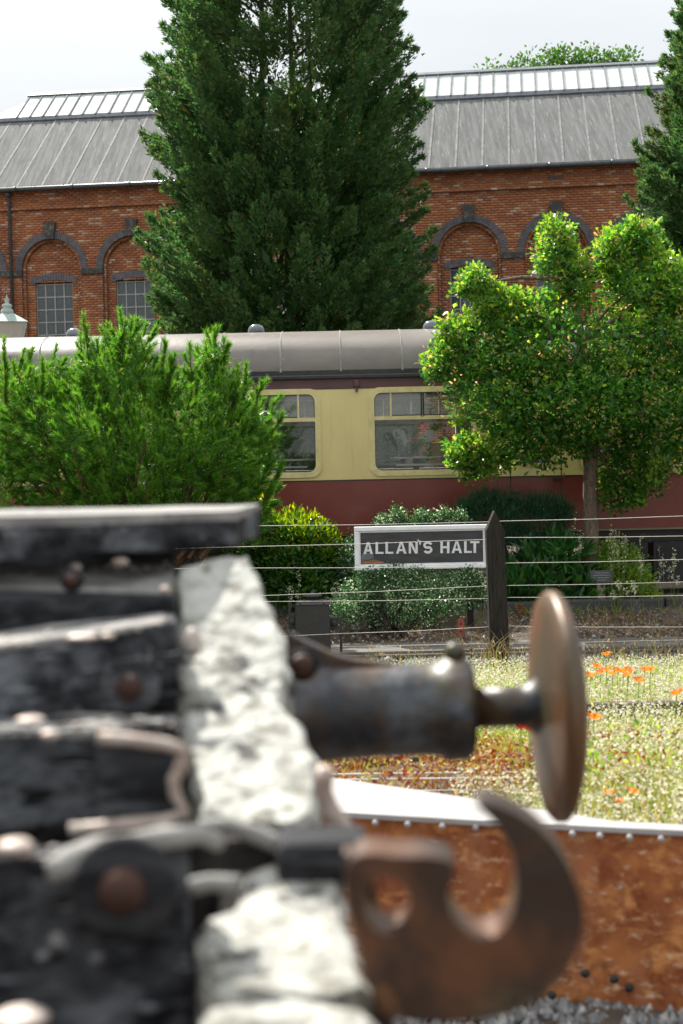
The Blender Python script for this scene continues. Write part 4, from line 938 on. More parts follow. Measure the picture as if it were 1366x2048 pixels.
o = leaf_mesh('outer_sprigs', Pq, Dq, rng.uniform(.045, .09, q), rng.uniform(.03, .065, q), OAKL, M['limeoak'], oak); o['kind'] = 'stuff'
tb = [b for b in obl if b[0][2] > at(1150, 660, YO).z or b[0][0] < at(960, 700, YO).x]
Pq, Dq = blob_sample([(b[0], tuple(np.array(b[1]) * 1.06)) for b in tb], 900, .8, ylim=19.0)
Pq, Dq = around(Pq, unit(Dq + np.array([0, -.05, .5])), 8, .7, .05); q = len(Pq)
o = leaf_mesh('lime_leaves', Pq, Dq, rng.uniform(.04, .085, q), rng.uniform(.03, .065, q), OAKL, M['limeoak'], oak); o['kind'] = 'stuff'  # sunlight on the crown's top and left put into the leaf colour
# young curled shoots at the outside
P3, D3 = blob_sample([(b[0], tuple(np.array(b[1]) * 1.14)) for b in obl], 680, .93, ylim=18.9)
P4, D4 = around(P3, unit(D3 + np.array([0, 0, .5])), 9, .6, .045); q = len(P4)
o = leaf_mesh('young_leaves', P4, D4, rng.uniform(.03, .06, q), rng.uniform(.012, .03, q), OVAL, M['newoak'], oak); o['kind'] = 'stuff'
mb = MB(); forks = [Vector(top[0]), Vector(top[1]), Vector(top[2]), Vector(top[3])]
for i, b in enumerate(obl):
    c = Vector(b[0]); f = min(forks, key=lambda v: (v - c).length + (2 if v.z > c.z + .1 else 0)); m_ = f.lerp(c, .5) + Vector((0, 0, .06)); mb.tube([f, m_, c], [.035, .022, .01], n=6)
    for j in range(14):
        d = Vector(unit(rng.normal(size=3))); e = c + Vector((d.x * b[1][0], d.y * b[1][1], d.z * b[1][2])) * .95; mb.tube([c.lerp(m_, rng.uniform(0, .6)), e], [.010, .003], n=4, caps=False)
mb.build('branches', M['bark'], oak)

# ------------------------------------------------------------------ station name board
YS = 16.55
sg = thing('station_name_board', (at(840, 1160, YS).x, YS, G(0, YS)), 'white framed black name board reading ALLAN\'S HALT', 'sign')
c = [at(708, 1054, YS), at(978, 1050, YS), at(978, 1137, YS), at(710, 1139, YS)]
xl, xr, zt, zbn = (c[0].x + c[3].x) / 2, (c[1].x + c[2].x) / 2, at(843, 1051, YS).z, at(843, 1138, YS).z
fwd = .052
mb = MB(); mb.box((xl + .02, YS - .005, zbn + .02), (xr - .02, YS + .015, zt - .02)); mb.build('board', M['signblack'], sg)
for a, b in (((xl, YS - .03, zt - fwd), (xr, YS + .02, zt)), ((xl, YS - .03, zbn), (xr, YS + .02, zbn + fwd)), ((xl, YS - .028, zbn + fwd), (xl + fwd, YS + .02, zt - fwd)), ((xr - fwd, YS - .028, zbn + fwd), (xr, YS + .02, zt - fwd))):
    mb = MB(); mb.box(a, b); mb.build('frame_rail', M['white'], sg, bevel=.008)
for a, b in (((xl + fwd, YS - .014, zt - fwd - .018), (xr - fwd, YS - .004, zt - fwd)), ((xl + fwd, YS - .014, zbn + fwd), (xr - fwd, YS - .004, zbn + fwd + .018)), ((xl + fwd, YS - .013, zbn + fwd), (xl + fwd + .018, YS - .004, zt - fwd)), ((xr - fwd - .018, YS - .013, zbn + fwd), (xr - fwd, YS - .004, zt - fwd))):
    mb = MB(); mb.box(a, b); mb.build('inner_bead', M['letter'], sg)
lz = at(843, 1094, YS).z
def zp(v, w, dep=0.0): return at(680 + .2635 * v, 1030 + .2635 * w, YS - .0115 - dep)
def glyph(ch, x0, x1):
    yt = 207 - (x0 - 178) * .0103; yb = yt + 89; t = 19; mb = MB(); E = Vector((0, .006, 0))
    def poly(pts, dep=0.0): mb.prism([zp(x, y, dep) for x, y in pts], E)
    xm = (x0 + x1) / 2
    if ch == 'A':
        poly([(x0, yb), (x0 + t + 1, yb), (xm + 4, yt), (xm - 10, yt)]); poly([(x1 - t - 1, yb), (x1, yb), (xm + 10, yt), (xm - 4, yt)], .0006)
        poly([(x0 + 20, yb - 34), (x1 - 20, yb - 34), (x1 - 18, yb - 19), (x0 + 18, yb - 19)], -.0006)
    elif ch == 'L': poly([(x0, yt), (x0 + t, yt), (x0 + t, yb), (x0, yb)]); poly([(x0 + t, yb - 15), (x1, yb - 15), (x1, yb), (x0 + t, yb)])
    elif ch == 'N':
        poly([(x0, yt), (x0 + t - 2, yt), (x0 + t - 2, yb), (x0, yb)]); poly([(x1 - t + 2, yt), (x1, yt), (x1, yb), (x1 - t + 2, yb)])
        poly([(x0 + 2, yt), (x0 + t + 2, yt), (x1 - 2, yb), (x1 - t - 2, yb)], .0006)
    elif ch == 'H': poly([(x0, yt), (x0 + t, yt), (x0 + t, yb), (x0, yb)]); poly([(x1 - t, yt), (x1, yt), (x1, yb), (x1 - t, yb)]); poly([(x0 + t, yt + 36), (x1 - t, yt + 36), (x1 - t, yt + 52), (x0 + t, yt + 52)])
    elif ch == 'T': poly([(x0, yt), (x1, yt), (x1, yt + 15), (x0, yt + 15)]); poly([(xm - t / 2, yt + 15), (xm + t / 2, yt + 15), (xm + t / 2, yb), (xm - t / 2, yb)])
    elif ch == "'": poly([(x0, yt - 6), (x1, yt - 6), (x1 - 1, yt + 10), (x1 - 8, yt + 24), (x0 + 1, yt + 18)])
    else:
        w_ = (x1 - x0) / 2 - 8; hh = 20; c1 = yt + 27; c2 = yb - 27; P_ = []
        for i in range(15): an = math.radians(-20 - 250 * i / 14); P_.append((xm + w_ * math.cos(an), c1 + hh * math.sin(an)))
        P_ = [(xm + w_ * math.cos(math.radians(q)), c1 + hh * math.sin(math.radians(q))) for q in range(-15, -266, -18)] + [(xm + w_ * math.cos(math.radians(q)), c2 + hh * math.sin(math.radians(q))) for q in range(-75, 176, 18)]
        vs = []
        for i, p in enumerate(P_):
            a_ = P_[max(0, i - 1)]; b_ = P_[min(len(P_) - 1, i + 1)]; dx, dy = b_[0] - a_[0], b_[1] - a_[1]; l_ = math.hypot(dx, dy); n_ = (-dy / l_ * 9, dx / l_ * 9)
            vs += [zp(p[0] + n_[0], p[1] + n_[1]), zp(p[0] - n_[0], p[1] - n_[1]), zp(p[0] + n_[0], p[1] + n_[1]) + E, zp(p[0] - n_[0], p[1] - n_[1]) + E]
        fs = []
        for i in range(len(P_) - 1): q = 4 * i; fs += [(q, q + 1, q + 5, q + 4), (q + 2, q, q + 4, q + 6), (q + 1, q + 3, q + 7, q + 5)]
        mb.add(vs, fs)
    mb.build('letter', M['letter'], sg)
for ch, x0, x1 in (('A', 178, 250), ('L', 270, 330), ('L', 345, 405), ('A', 425, 505), ('N', 522, 590), ("'", 600, 613), ('S', 633, 701), ('H', 762, 831), ('A', 847, 926), ('L', 942, 1000), ('T', 988, 1058)): glyph(ch, x0, x1)
pp = [(722, 1127), (722, 1121), (735, 1122), (748, 1119), (758, 1122), (768, 1124), (768, 1127)]
mb = MB(); mb.prism([at(x, y, YS - .008) for x, y in pp], Vector((0, .003, 0))); mb.build('peeled_patch', M['peel'], sg)
pp = [(722, 1119), (724, 1108), (734, 1106), (746, 1108), (748, 1117), (736, 1120)]
mb = MB(); mb.prism([at(x, y, YS - .0075) for x, y in pp], Vector((0, .002, 0))); mb.build('faded_patch', M['lead'], sg)
for px in (745, 940):
    x = at(px, 1130, YS).x; mb = MB(); mb.box((x - .035, YS + .02, G(0, YS) - .1), (x + .035, YS + .08, zt - .03)); mb.build('leg', M['postwood'], sg)
# leaves hanging in front of the lower edge and the legs
shrub('creeping_variegated_shrub', 'low front fringe of the variegated shrub just under the name board', 'shrub',
      [px_blob(835, 1190, 140, 48, YS - .12, .12), px_blob(800, 1225, 110, 28, YS - .15, .12), px_blob(720, 1195, 45, 40, YS - .1, .1), px_blob(780, 1150, 75, 16, YS - .1, .05), px_blob(935, 1165, 36, 28, YS - .1, .06), px_blob(688, 1225, 28, 24, YS - .4, .1)], 1500, 8, .022, .042, .014, .026, DIAMOND, M['varieg'], shell=.3, spread=.9, jit=.035, up=.3, stems=18)

# ------------------------------------------------------------------ wire fence at the post
YW = 14.2
fence = thing('wire_fence', (at(997, 1300, YW).x, YW, G(0, YW)), 'tarred pointed timber post carrying taut wires across the garden', 'fence')
def post(px0, px1, ptop, label=None):
    a, b = at(px0, 1290, YW), at(px1, 1290, YW); zt = at(990, ptop, YW).z; zs_ = at(990, 1060, YW).z; lean = -.022
    zb2 = G(0, YW) - .1; xm = (a.x + b.x) / 2; hw = (b.x - a.x) / 2; H = zs_ - zb2
    mb = MB(); yw = hw * .9
    vs = []
    for z_, k in ((zb2, 1.05), (zb2 + H * .5, 1.0), (zs_, .97)):
        dx = lean * (z_ - a.z)
        for sx_, sy_ in ((-1, -1), (1, -1), (1, 1), (-1, 1)): vs.append((xm + dx + sx_ * hw * k, YW + sy_ * yw, z_))
    dx = lean * (zt - a.z); vs += [(xm + dx, YW - yw, zt), (xm + dx, YW + yw, zt)]
    fs = [(3, 2, 1, 0)]
    for l in (0, 4):
        for k in range(4): fs.append((l + k, l + (k + 1) % 4, l + 4 + (k + 1) % 4, l + 4 + k))
    fs += [(8, 9, 12), (10, 11, 13), (9, 10, 13, 12), (11, 8, 12, 13)]
    return mb.add(vs, fs).build('post', M['postwood'], fence, bevel=.006)
post(979, 1016, 1021)
WL = [((483, 1052), (970, 1044), (1007, 1042), (1366, 1032)), ((463, 1094), (970, 1079), (1013, 1075), (1366, 1072)), ((510, 1136), (970, 1132), (1013, 1126), (1366, 1119)),
      ((530, 1191), (973, 1172), (1013, 1171), (1366, 1164)), ((547, 1203), (973, 1197), (1013, 1195), (1366, 1191)), ((685, 1267), (973, 1254), (1013, 1252), (1366, 1254))]
for k, (a, b, c_, d) in enumerate(WL):
    sl1 = (b[1] - a[1]) / (b[0] - a[0]); sl2 = (d[1] - c_[1]) / (d[0] - c_[0]); mb = MB()
    lft = [( -900, a[1] + sl1 * (-900 - a[0])), a, ((a[0] + b[0]) / 2, (a[1] + b[1]) / 2 + 1.5), b]; rgt = [c_, ((c_[0] + d[0]) / 2, (c_[1] + d[1]) / 2 + 1.2), d, (2100, d[1] + sl2 * (2100 - d[0]))]
    pts = [at(x, y, YW) for x, y in lft]; mid = [at(x, y, YW) for x, y in rgt]
    mb.tube(pts + mid, 0.0029 if k < 3 else .0027, n=6); 
    mb.build('wire', M['wire'], fence)
    if k == 1:
        q = at(839, 1082, YW); mb = MB(); mb.tube([q + Vector((-.02, -.006, .012)), q + Vector((.0, -.008, .002)), q + Vector((.012, -.008, -.02)), q + Vector((.004, -.008, -.04))], .004, n=5); mb.build('wire_tie', M['wire'], fence)
for px in (-890, 2080):
    p = at(px, 1060, YW); mb = MB(); mb.box((p.x - .08, YW - .08, G(0, YW) - .1), (p.x + .08, YW + .08, p.z + .25)); mb.build('post', M['postwood'], fence)
# signal pull wires running low along both tracks
def lowwire(pa, pb, Y, r, label, name='signal_wire'):
    r *= .78
    s_ = (pb[1] - pa[1]) / (pb[0] - pa[0]); pts = []
    for i in range(13):
        x = -700 + 2800 * i / 12; pts.append(at(x, pa[1] + s_ * (x - pa[0]) + 1.2 * math.sin(i * 1.7), Y))
    mb = MB(); mb.tube(pts, r, n=6)
    for q in (0, 4, 8, 12):
        x = pts[q].x; gz = G(x, Y); mb.box((x - .012, Y - .012, gz - .05), (x + .012, Y + .012, max(gz + .02, pts[q].z)))
    o = mb.build(name, M['signwire'], local=(0, Y, G(0, Y))); tag(o, label, 'wire', 'signal wires strung low along the tracks')
lowwire((1010, 1287), (1366, 1279), 15.35, .004, 'thin wire along the top of the timber baulk behind the poppies')
lowwire((1010, 1332), (1366, 1329), 13.9, .004, 'upper of two thin wires crossing the ballast at poppy level')
lowwire((1010, 1340), (1366, 1338), 13.7, .004, 'lower of two thin wires crossing the ballast at poppy level')
lowwire((1150, 1356), (1366, 1357), 13.3, .003, 'thin wire skimming the top of the flowering meadow')
lowwire((640, 1550), (1366, 1540), 6.25, .0062, 'thick pale cable above the rusty girder, just under the near rail')
lowwire((640, 1561), (1366, 1551), 6.05, .0055, 'thick pale cable lying second below the near rail')
lowwire((900, 1581), (1366, 1575), 5.85, .003, 'thinnest lowest cable among the red weeds')

# ------------------------------------------------------------------ trackside box, stake, plaque, dried flower
YX = 14.75; a, b = at(592, 1240, YX), at(659, 1240, YX); zt = at(626, 1207, YX).z; gz = G(0, YX) - .03
bx_ = thing('signal_lamp_box', ((a.x + b.x) / 2, YX, gz), 'dark grey metal lamp box with round cap beside the track', 'lamp box')
mb = MB(); mb.hexa([Vector((a.x - .008, YX - .15, gz)), Vector((b.x + .012, YX - .15, gz)), Vector((b.x + .012, YX + .15, gz)), Vector((a.x - .008, YX + .15, gz)), Vector((a.x, YX - .14, zt)), Vector((b.x, YX - .14, zt)), Vector((b.x, YX + .14, zt)), Vector((a.x, YX + .14, zt))]); mb.build('case', M['boxm'], bx_, bevel=.01)
xm = (a.x + b.x) / 2
mb = MB(); mb.hexa([Vector((a.x, YX - .15, zt + .001)), Vector((b.x + .004, YX - .15, zt + .001)), Vector((b.x + .004, YX + .15, zt + .001)), Vector((a.x, YX + .15, zt + .001)), Vector((a.x + .03, YX - .12, zt + .03)), Vector((b.x - .03, YX - .12, zt + .03)), Vector((b.x - .03, YX + .12, zt + .03)), Vector((a.x + .03, YX + .12, zt + .03))]); mb.build('lid', M['boxm'], bx_, bevel=.005)
for q in (-.12, .12):
    mb = MB(); mb.ball((xm + q, YX - .135, zt + .018), .012, n=6); mb.build('rivet', M['boxm'], bx_)
mb = MB(); mb.lathe([(.065, 0), (.065, .012), (.05, .02), (.05, .03), (.105, .045), (.11, .06), (.09, .07), (.02, .075), (.012, .09)], (xm, YX, zt + .028), n=22); mb.build('cap', M['boxm'], bx_)
for px, y0, y1, nm in ((579, 1202, 1300, 'side_bracket'), (681, 1233, 1300, 'side_bracket')):
    p0, p1 = at(px, y0, YX), at(px, y1, YX); mb = MB(); mb.box((p0.x - .014, YX - .05, gz), (p0.x + .014, YX + .05, p0.z)); bk = mb.build(nm, M['boxm'], bx_)
for px0, px1, y0, y1 in ((580, 592, 1227, 1258), (659, 676, 1234, 1257)):
    p0, p1 = at(px0, y0, YX), at(px1, y1, YX); mb = MB(); mb.box((p0.x, YX - .06, p1.z), (p1.x, YX + .06, p0.z)); mb.lathe([(.035, 0), (.03, .01), (.012, .012)], ((p0.x + p1.x) / 2, YX - .06, (p0.z + p1.z) / 2), Vector((0, -1, 0)), n=12); mb.build('side_socket', M['blackpaint'], bx_, bevel=.004)
YK = 15.3 + .95; p0, p1 = at(915, 1238, YK), at(929, 1290, YK); gz = G(0, YK)
mb = MB(); rr = (p1.x - p0.x) / 2; xm = (p0.x + p1.x) / 2
mb.prism([Vector((xm - rr, YK, gz - .05)), Vector((xm + rr, YK, gz - .05)), Vector((xm + rr, YK, p0.z - rr * .5)), Vector((xm + rr * .6, YK, p0.z)), Vector((xm - rr * .6, YK, p0.z)), Vector((xm - rr, YK, p0.z - rr * .5))], Vector((0, .03, 0)))
stk = mb.build('marker_stake', M['redstake'], local=(xm, YK, gz)); tag(stk, 'short red oxide metal stake with two bolt holes', 'stake')
bpy.context.view_layer.update()
for yy in (1247, 1262, 1276):
    mb = MB(); mb.lathe([(.012, 0), (.012, .003)], (xm, YK - .001, at(920, yy, YK).z), Vector((0, -1, 0)), n=10); mb.build('bolt_hole', M['blackpaint'], stk)
YQ = 16.95 + .35; p0, p1 = at(1180, 1141, YQ), at(1224, 1165, YQ); pl = thing('plaque_on_stake', ((p0.x + p1.x) / 2, YQ, G(0, YQ)), 'small slate plaque on a wooden stake at the foot of the oak', 'plaque')
mb = MB(); mb.box((p0.x, YQ - .02, p1.z), (p1.x, YQ, p0.z)); mb.build('plaque', M['plaque'], pl, bevel=.004)
mb = MB(); xm = (p0.x + p1.x) / 2; mb.box((xm - .05, YQ, G(0, YQ) - .05), (xm + .05, YQ + .04, p1.z + .05)); mb.build('stake', M['greywood'], pl, bevel=.008)
mb = MB()
for k, (q0, q1) in enumerate(((.2, .8), (.12, .88), (.15, .82), (.25, .7))):
    z = p0.z - (p0.z - p1.z) * (.2 + .19 * k); x = p0.x + (p1.x - p0.x) * q0
    while x < p0.x + (p1.x - p0.x) * q1:
        wl = random.uniform(.008, .02); mb.box((x, YQ - .023, z - .003), (x + wl, YQ - .0205, z + .003)); x += wl + .005
mb.build('inscription', M['winframe'], pl)
YD = 16.9; p = at(1040, 1219, YD); mb = MB(); mb.tube([(p.x, YD, G(0, YD)), (p.x + .02, YD, p.z)], .006, n=5); dfl = thing('dried_flower', (p.x, YD, G(0, YD)), 'single rust brown dried flower head right of the fence post', 'dried flower'); mb.build('stem', M['straw'], dfl)
Pn, Dn = ell_points(tuple(p), (.05, .04, .05), 160, .5); q = len(Pn); leaf_mesh('petals', Pn, Dn, rng.uniform(.02, .04, q), rng.uniform(.012, .02, q), OVAL, M['terracotta'], dfl)

# ------------------------------------------------------------------ tall weeds with pale heads
def tall_weed(px, py0, py1, Y, n, label, m='seed', wig=6):
    b = at(px, py0, Y); gz = G(b.x, Y); t = thing('tall_weed', (b.x, Y, gz), label, 'weed', 'tall pale headed weeds in the garden bed')
    mb = MB(); Pn = []
    for i in range(n):
        ox = rng.uniform(-wig * 2.2, wig * 2.2) * (i > 0); ytop = py1 + rng.uniform(0, (py0 - py1) * .45) * (i > 0); top_ = at(px + ox, ytop, Y + rng.uniform(-.08, .08))
        s0 = Vector((b.x + rng.uniform(-.03, .03), Y, gz)); mid = s0.lerp(top_, .6) + Vector((rng.uniform(-.03, .03), 0, 0)); mb.tube([s0, mid, top_], [.004, .003, .0015], n=4, caps=False)
        for k in range(26):
            f = rng.uniform(.62, 1) ** 1.0; c_ = mid.lerp(top_, max(0, (f - .5) * 2)); Pn.append((c_.x + rng.normal(0, .018), c_.y + rng.normal(0, .018), c_.z + rng.normal(0, .012)))
    mb.build('stem', M['stem'], t); Pn = np.array(Pn); q = len(Pn)
    leaf_mesh('flower_heads', Pn, rng.normal(size=(q, 3)) + np.array([0, 0, .5]), rng.uniform(.012, .028, q), rng.uniform(.010, .02, q), OVAL, M[m], t)['kind'] = 'stuff'
for px, y0, y1, Y, n, lb in ((1150, 1190, 1022, 17.5, 5, 'pale flowering weed climbing just left of the oak trunk'), (1222, 1190, 1050, 17.3, 5, 'pale flowering weed rising between oak trunk and green herb'), (1245, 1190, 1066, 17.2, 4, 'pale headed weed above the green herb clump'),
                             (1282, 1200, 1068, 17.1, 3, 'slanting pale weed at the right side of the herb clump'), (1318, 1215, 1092, 17.0, 3, 'solitary upright weed against the dark underframe'), (1350, 1215, 1100, 17.0, 4, 'bushy weed nearest the right picture edge'), (1236, 1215, 1160, 16.9, 4, 'short cream tufted weed below the plaque'), (1265, 1215, 1162, 16.9, 4, 'short cream tufted weed right of the plaque stake'),
                             (598, 1215, 1140, 16.9, 2, 'thin dry weed spike above the lamp box left corner'), (668, 1240, 1165, 16.85, 4, 'pale weed tuft at the right shoulder of the lamp box'), (957, 1235, 1140, 16.6, 4, 'yellowish weed spike just left of the fence post'), (580, 1215, 1165, 16.8, 2, 'faint dry weed left of the lamp box')):
    tall_weed(px, y0, y1, Y, n, lb)

# ------------------------------------------------------------------ meadow, dry grass, litter
def scatter(name, n, xr, yr, L0, L1, W0, W1, m, outline=BLADE, tilt=.35, lift=0, dens=None, off=0.0):
    X = rng.uniform(*xr, n); Y = yr[0] + (yr[1] - yr[0]) * rng.uniform(0, 1, n)
    if dens is not None:
        k = rng.uniform(0, 1, n) < dens(X, Y); X, Y = X[k], Y[k]
    n = len(X); gy = np.linspace(2, 19, 400); gz = np.array([G(0, y) for y in gy]); Z = np.interp(Y, gy, gz) + lift * rng.uniform(.25, 1, n) + off
    D = np.stack([rng.normal(0, tilt, n), rng.normal(0, tilt, n), np.ones(n)], -1)
    o = leaf_mesh(name, np.stack([X, Y, Z], -1), D, rng.uniform(L0, L1, n), rng.uniform(W0, W1, n), outline, M[m]); o['kind'] = 'stuff'; return o
clump = lambda sc_, th: (lambda X, Y: (np.sin(X * 2.1 * sc_ + 1.3) * np.sin(Y * 1.7 * sc_) + .5 * np.sin(X * 5.3 * sc_ - Y * 2.9 * sc_) > th).astype(float) * .9 + .1)
open_ = lambda X, Y: np.where((Y < 7.6) & (X < .9 + .15 * np.sin(Y * 4)), .03, 1.0) * np.clip((13.6 - Y) / 1.2, .15, 1)
scatter('meadow_grass', 70000, (-1.2, 4.6), (5.6, 13.0), .10, .24, .004, .009, 'grass', tilt=.3, dens=open_)
scatter('meadow_seed_heads', 110000, (-.6, 4.6), (5.7, 12.8), .008, .024, .006, .015, 'seed', OVAL, tilt=1.5, lift=.26, dens=lambda X, Y: open_(X, Y) * (.2 + .8 * clump(1.7, -.15)(X, Y)))
scatter('meadow_flower_tufts', 14000, (-.4, 4.6), (5.6, 13.0), .02, .05, .012, .022, 'herb', OVAL, tilt=.9, lift=.2, dens=lambda X, Y: clump(1, -.1)(X, Y) * open_(X, Y))
scatter('tall_fringe_grass', 900, (.2, 4.6), (12.2, 13.7), .2, .42, .004, .009, 'grass', tilt=.22)
scatter('tall_fringe_seeds', 900, (.2, 4.6), (12.2, 13.7), .02, .04, .008, .014, 'straw', OVAL, tilt=.6, lift=.38)
scatter('red_weeds', 15000, (-1.3, 3.2), (5.8, 6.95), .012, .035, .008, .018, 'redweed', OVAL, tilt=1.5, lift=.20, dens=clump(2.2, -.1))
scatter('red_weed_stalks', 5000, (-1.3, 3.2), (5.7, 6.95), .08, .2, .003, .006, 'redweed', tilt=.7, dens=clump(2.2, -.35))
scatter('dry_grass', 3800, (-3.5, 4.6), (16.05, 17.15), .08, .26, .003, .007, 'straw', tilt=1.3, dens=clump(1.3, 0))
scatter('fallen_leaves', 5200, (-3.5, 4.6), (16.05, 17.15), .02, .05, .014, .03, 'deadleaf', OVAL, tilt=3.0, lift=.02)
scatter('bed_weeds', 2600, (-3, 4.6), (16.9, 18.3), .06, .16, .01, .02, 'herb', DIAMOND, tilt=.8, dens=clump(1.1, .1))
scatter('meadow_front_grass', 9000, (.42, 3.0), (4.1, 5.7), .06, .17, .003, .007, 'grass', tilt=.4)
scatter('meadow_front_seeds', 14000, (.42, 3.0), (4.1, 5.8), .008, .02, .007, .015, 'seed', OVAL, tilt=1.5, lift=.17)
# straw tuft at the foot of the fence post
for (px, lb, n) in ((995, 'tuft of straw coloured grass at the foot of the fence post', 60), (1215, 'tuft of tall dry stalks behind the first poppy', 14), (1330, 'tuft of dry stalks near the right picture edge', 14)):
    Y = 13.85; p = at(px, 1345, Y); gz = G(p.x, Y); t = thing('grass_tuft', (p.x, Y, gz), lb, 'grass tuft', 'dry grass tufts along the ballast'); mb = MB()
    for i in range(n):
        a = rng.uniform(-1.3, 1.3); h = rng.uniform(.18, .5); s0 = Vector((p.x + rng.normal(0, .10), Y + rng.normal(0, .06), gz)); mb.tube([s0, s0 + Vector((a * h * .3, 0, h * .7)), s0 + Vector((a * h * .75, 0, h))], [.006, .0045, .0015], n=4, caps=False)
    mb.build('stalks', M['straw'], t)
for (pts, lb) in (([(760, 1528), (790, 1522), (830, 1532), (862, 1547)], 'long pale arching straw left of the red weeds'), ([(860, 1550), (890, 1538), (925, 1545), (930, 1580), (932, 1600)], 'bent straw drooping over the near rail')):
    Y = 6.3; P_ = [at(x, y, Y) for x, y in pts]; P_ = [Vector((P_[0].x - .03, Y, G(0, Y)))] + P_; mb = MB(); mb.tube(P_, [.004] + [.005] * (len(P_) - 2) + [.003], n=6); tag(mb.build('straw', M['straw'], local=P_[0]), lb, 'straw', 'long bent straws by the near rail')
# ------------------------------------------------------------------ poppies
def poppy(px, py, lb, m='poppy', size=.040, h=.40):
    Y = min(13.6, Yfor(px, py, h)); p = at(px, py, Y); gz = G(p.x, Y)
    t = thing('poppy', (p.x, Y, gz), lb, 'poppy', 'poppies in the meadow'); mb = MB()
    mb.tube([(p.x + .02, Y, gz), (p.x - .01, Y, (gz + p.z) / 2), (p.x, Y, p.z - size * .4)], .0028, n=5); mb.build('stem', M['stem'], t)
    mb = MB(); mb.ball((p.x, Y, p.z - size * .25), size * .15, n=6); mb.build('seed_pod', M['blackpaint'], t)
    r0 = rng.uniform(0, 6); til = Matrix.Rotation(rng.uniform(-.5, .5), 3, 'Y') @ Matrix.Rotation(rng.uniform(-.45, .1), 3, 'X')
    for k in range(4):
        mb = MB(); vs = []; na, nr = 7, 4; a0 = r0 + k * PI / 2
        for i in range(nr):
            for j in range(na):
                f = i / (nr - 1); th = a0 + (j / (na - 1) - .5) * 1.9; rr = size * (.12 + f * (1.0 + .08 * math.sin(j * 2.6))); z = size * (-.45 + .75 * f ** 1.6) + .12 * size * math.sin(j * 2.2 + k) * f
                vs.append(p + til @ Vector((rr * math.cos(th), rr * math.sin(th), z)))
        fs = [(i * na + j, i * na + j + 1, (i + 1) * na + j + 1, (i + 1) * na + j) for i in range(nr - 1) for j in range(na - 1)]
        mb.add(vs, fs, True).build('petal', M[m], t)
for px, py, lb in ((1213, 1307, 'highest orange poppy standing alone above the cluster'), (1193, 1331, 'orange poppy at the upper left of the cluster by the buffer head'), (1181, 1349, 'lowest left orange poppy touching the buffer head'), (1202, 1342, 'orange poppy tucked under the upper left bloom'), (1214, 1337, 'orange poppy third from the left in the cluster'),
                   (1226, 1344, 'small orange poppy low in the middle of the cluster'), (1236, 1339, 'broad orange poppy in the middle of the cluster'), (1247, 1341, 'orange poppy just right of the middle of the cluster'), (1258, 1338, 'bright orange poppy at the right end of the cluster'), (1256, 1347, 'orange poppy hanging under the right end of the cluster'), (1290, 1336, 'pale orange poppy half closed right of the cluster'),
                   (1301, 1338, 'pale poppy rightmost of the row at ballast level'), (1278, 1359, 'flat open orange poppy below and right of the cluster'), (1353, 1384, 'orange poppy near the right picture edge'), (1188, 1432, 'orange poppy alone in the meadow beside the buffer head'), (1264, 1582, 'orange poppy above the rusty girder right of the hook'), (1219, 1584, 'hazy orange poppy low beside the buffer head'), (1238, 1601, 'lowest orange poppy nearest the girder')):
    poppy(px, py, lb, h=.33 if py < 1500 else .17, size=.031 if py < 1500 else .020)
poppy(1042, 1453, 'small red flower showing just under the buffer shank, left one', 'poppyred', .022, .3); poppy(1060, 1457, 'small red flower under the buffer shank, nearest the buffer head', 'poppyred', .022, .3)

# ------------------------------------------------------------------ rusty girder
def onz(px, py, z): d = ray(px, py); t = (z - EYE.z) / d.z; return EYE + d * t
zg = .47
near = [(-300, 1590), (640, 1622), (950, 1640), (1240, 1655), (1366, 1661), (1900, 1690)]
far = [(-300, 1480), (640, 1552), (900, 1590), (1240, 1646), (1366, 1655.5), (1900, 1685)]
N_ = [onz(x, y, zg) for x, y in near]; F_ = [onz(x, y, zg) for x, y in far]
for i in range(len(N_)):
    if (F_[i] - N_[i]).length < .06: F_[i] = N_[i] + Vector((0, .06, 0))
gird = thing('rusty_girder', (N_[2].x, N_[2].y, 0), 'heavy rust red riveted plate girder with sunlit pale top lying on gravel', 'girder')
mb = MB(); n = len(N_)
vs = [p for p in N_] + [p for p in F_] + [p - Vector((0, 0, .014)) for p in N_] + [p - Vector((0, 0, .014)) for p in F_]
fs = []
for i in range(n - 1): fs += [(i, i + 1, n + i + 1, n + i), (2 * n + i + 1, 2 * n + i, 3 * n + i, 3 * n + i + 1), (2 * n + i, 2 * n + i + 1, i + 1, i), (n + i, n + i + 1, 3 * n + i + 1, 3 * n + i)]
mb.add(vs, fs).build('top_flange', M['fadedtop'], gird)
mb = MB(); vs = []
fine = []
for i in range(n - 1):
    for k in range(8): fine.append(N_[i].lerp(N_[i + 1], k / 8))
fine.append(N_[-1]); nf = len(fine); nz_ = 8
for j in range(nz_ + 1):
    for p in fine: vs.append((p.x, p.y + .012 + .006 * math.sin(p.x * 3 + j) * (0 < j < nz_), (zg - .014) * (1 - j / nz_) - .02 * (j == nz_)))
for p in fine: vs.append((p.x, p.y + .03, zg - .014))
for p in fine: vs.append((p.x, p.y + .03, -.02))
fs = [(j * nf + i, (j + 1) * nf + i, (j + 1) * nf + i + 1, j * nf + i + 1) for j in range(nz_) for i in range(nf - 1)] + [((nz_ + 1) * nf + i, (nz_ + 1) * nf + i + 1, (nz_ + 2) * nf + i + 1, (nz_ + 2) * nf + i) for i in range(nf - 1)]
mb.add(vs, fs, True).build('web_plate', M['rust'], gird)
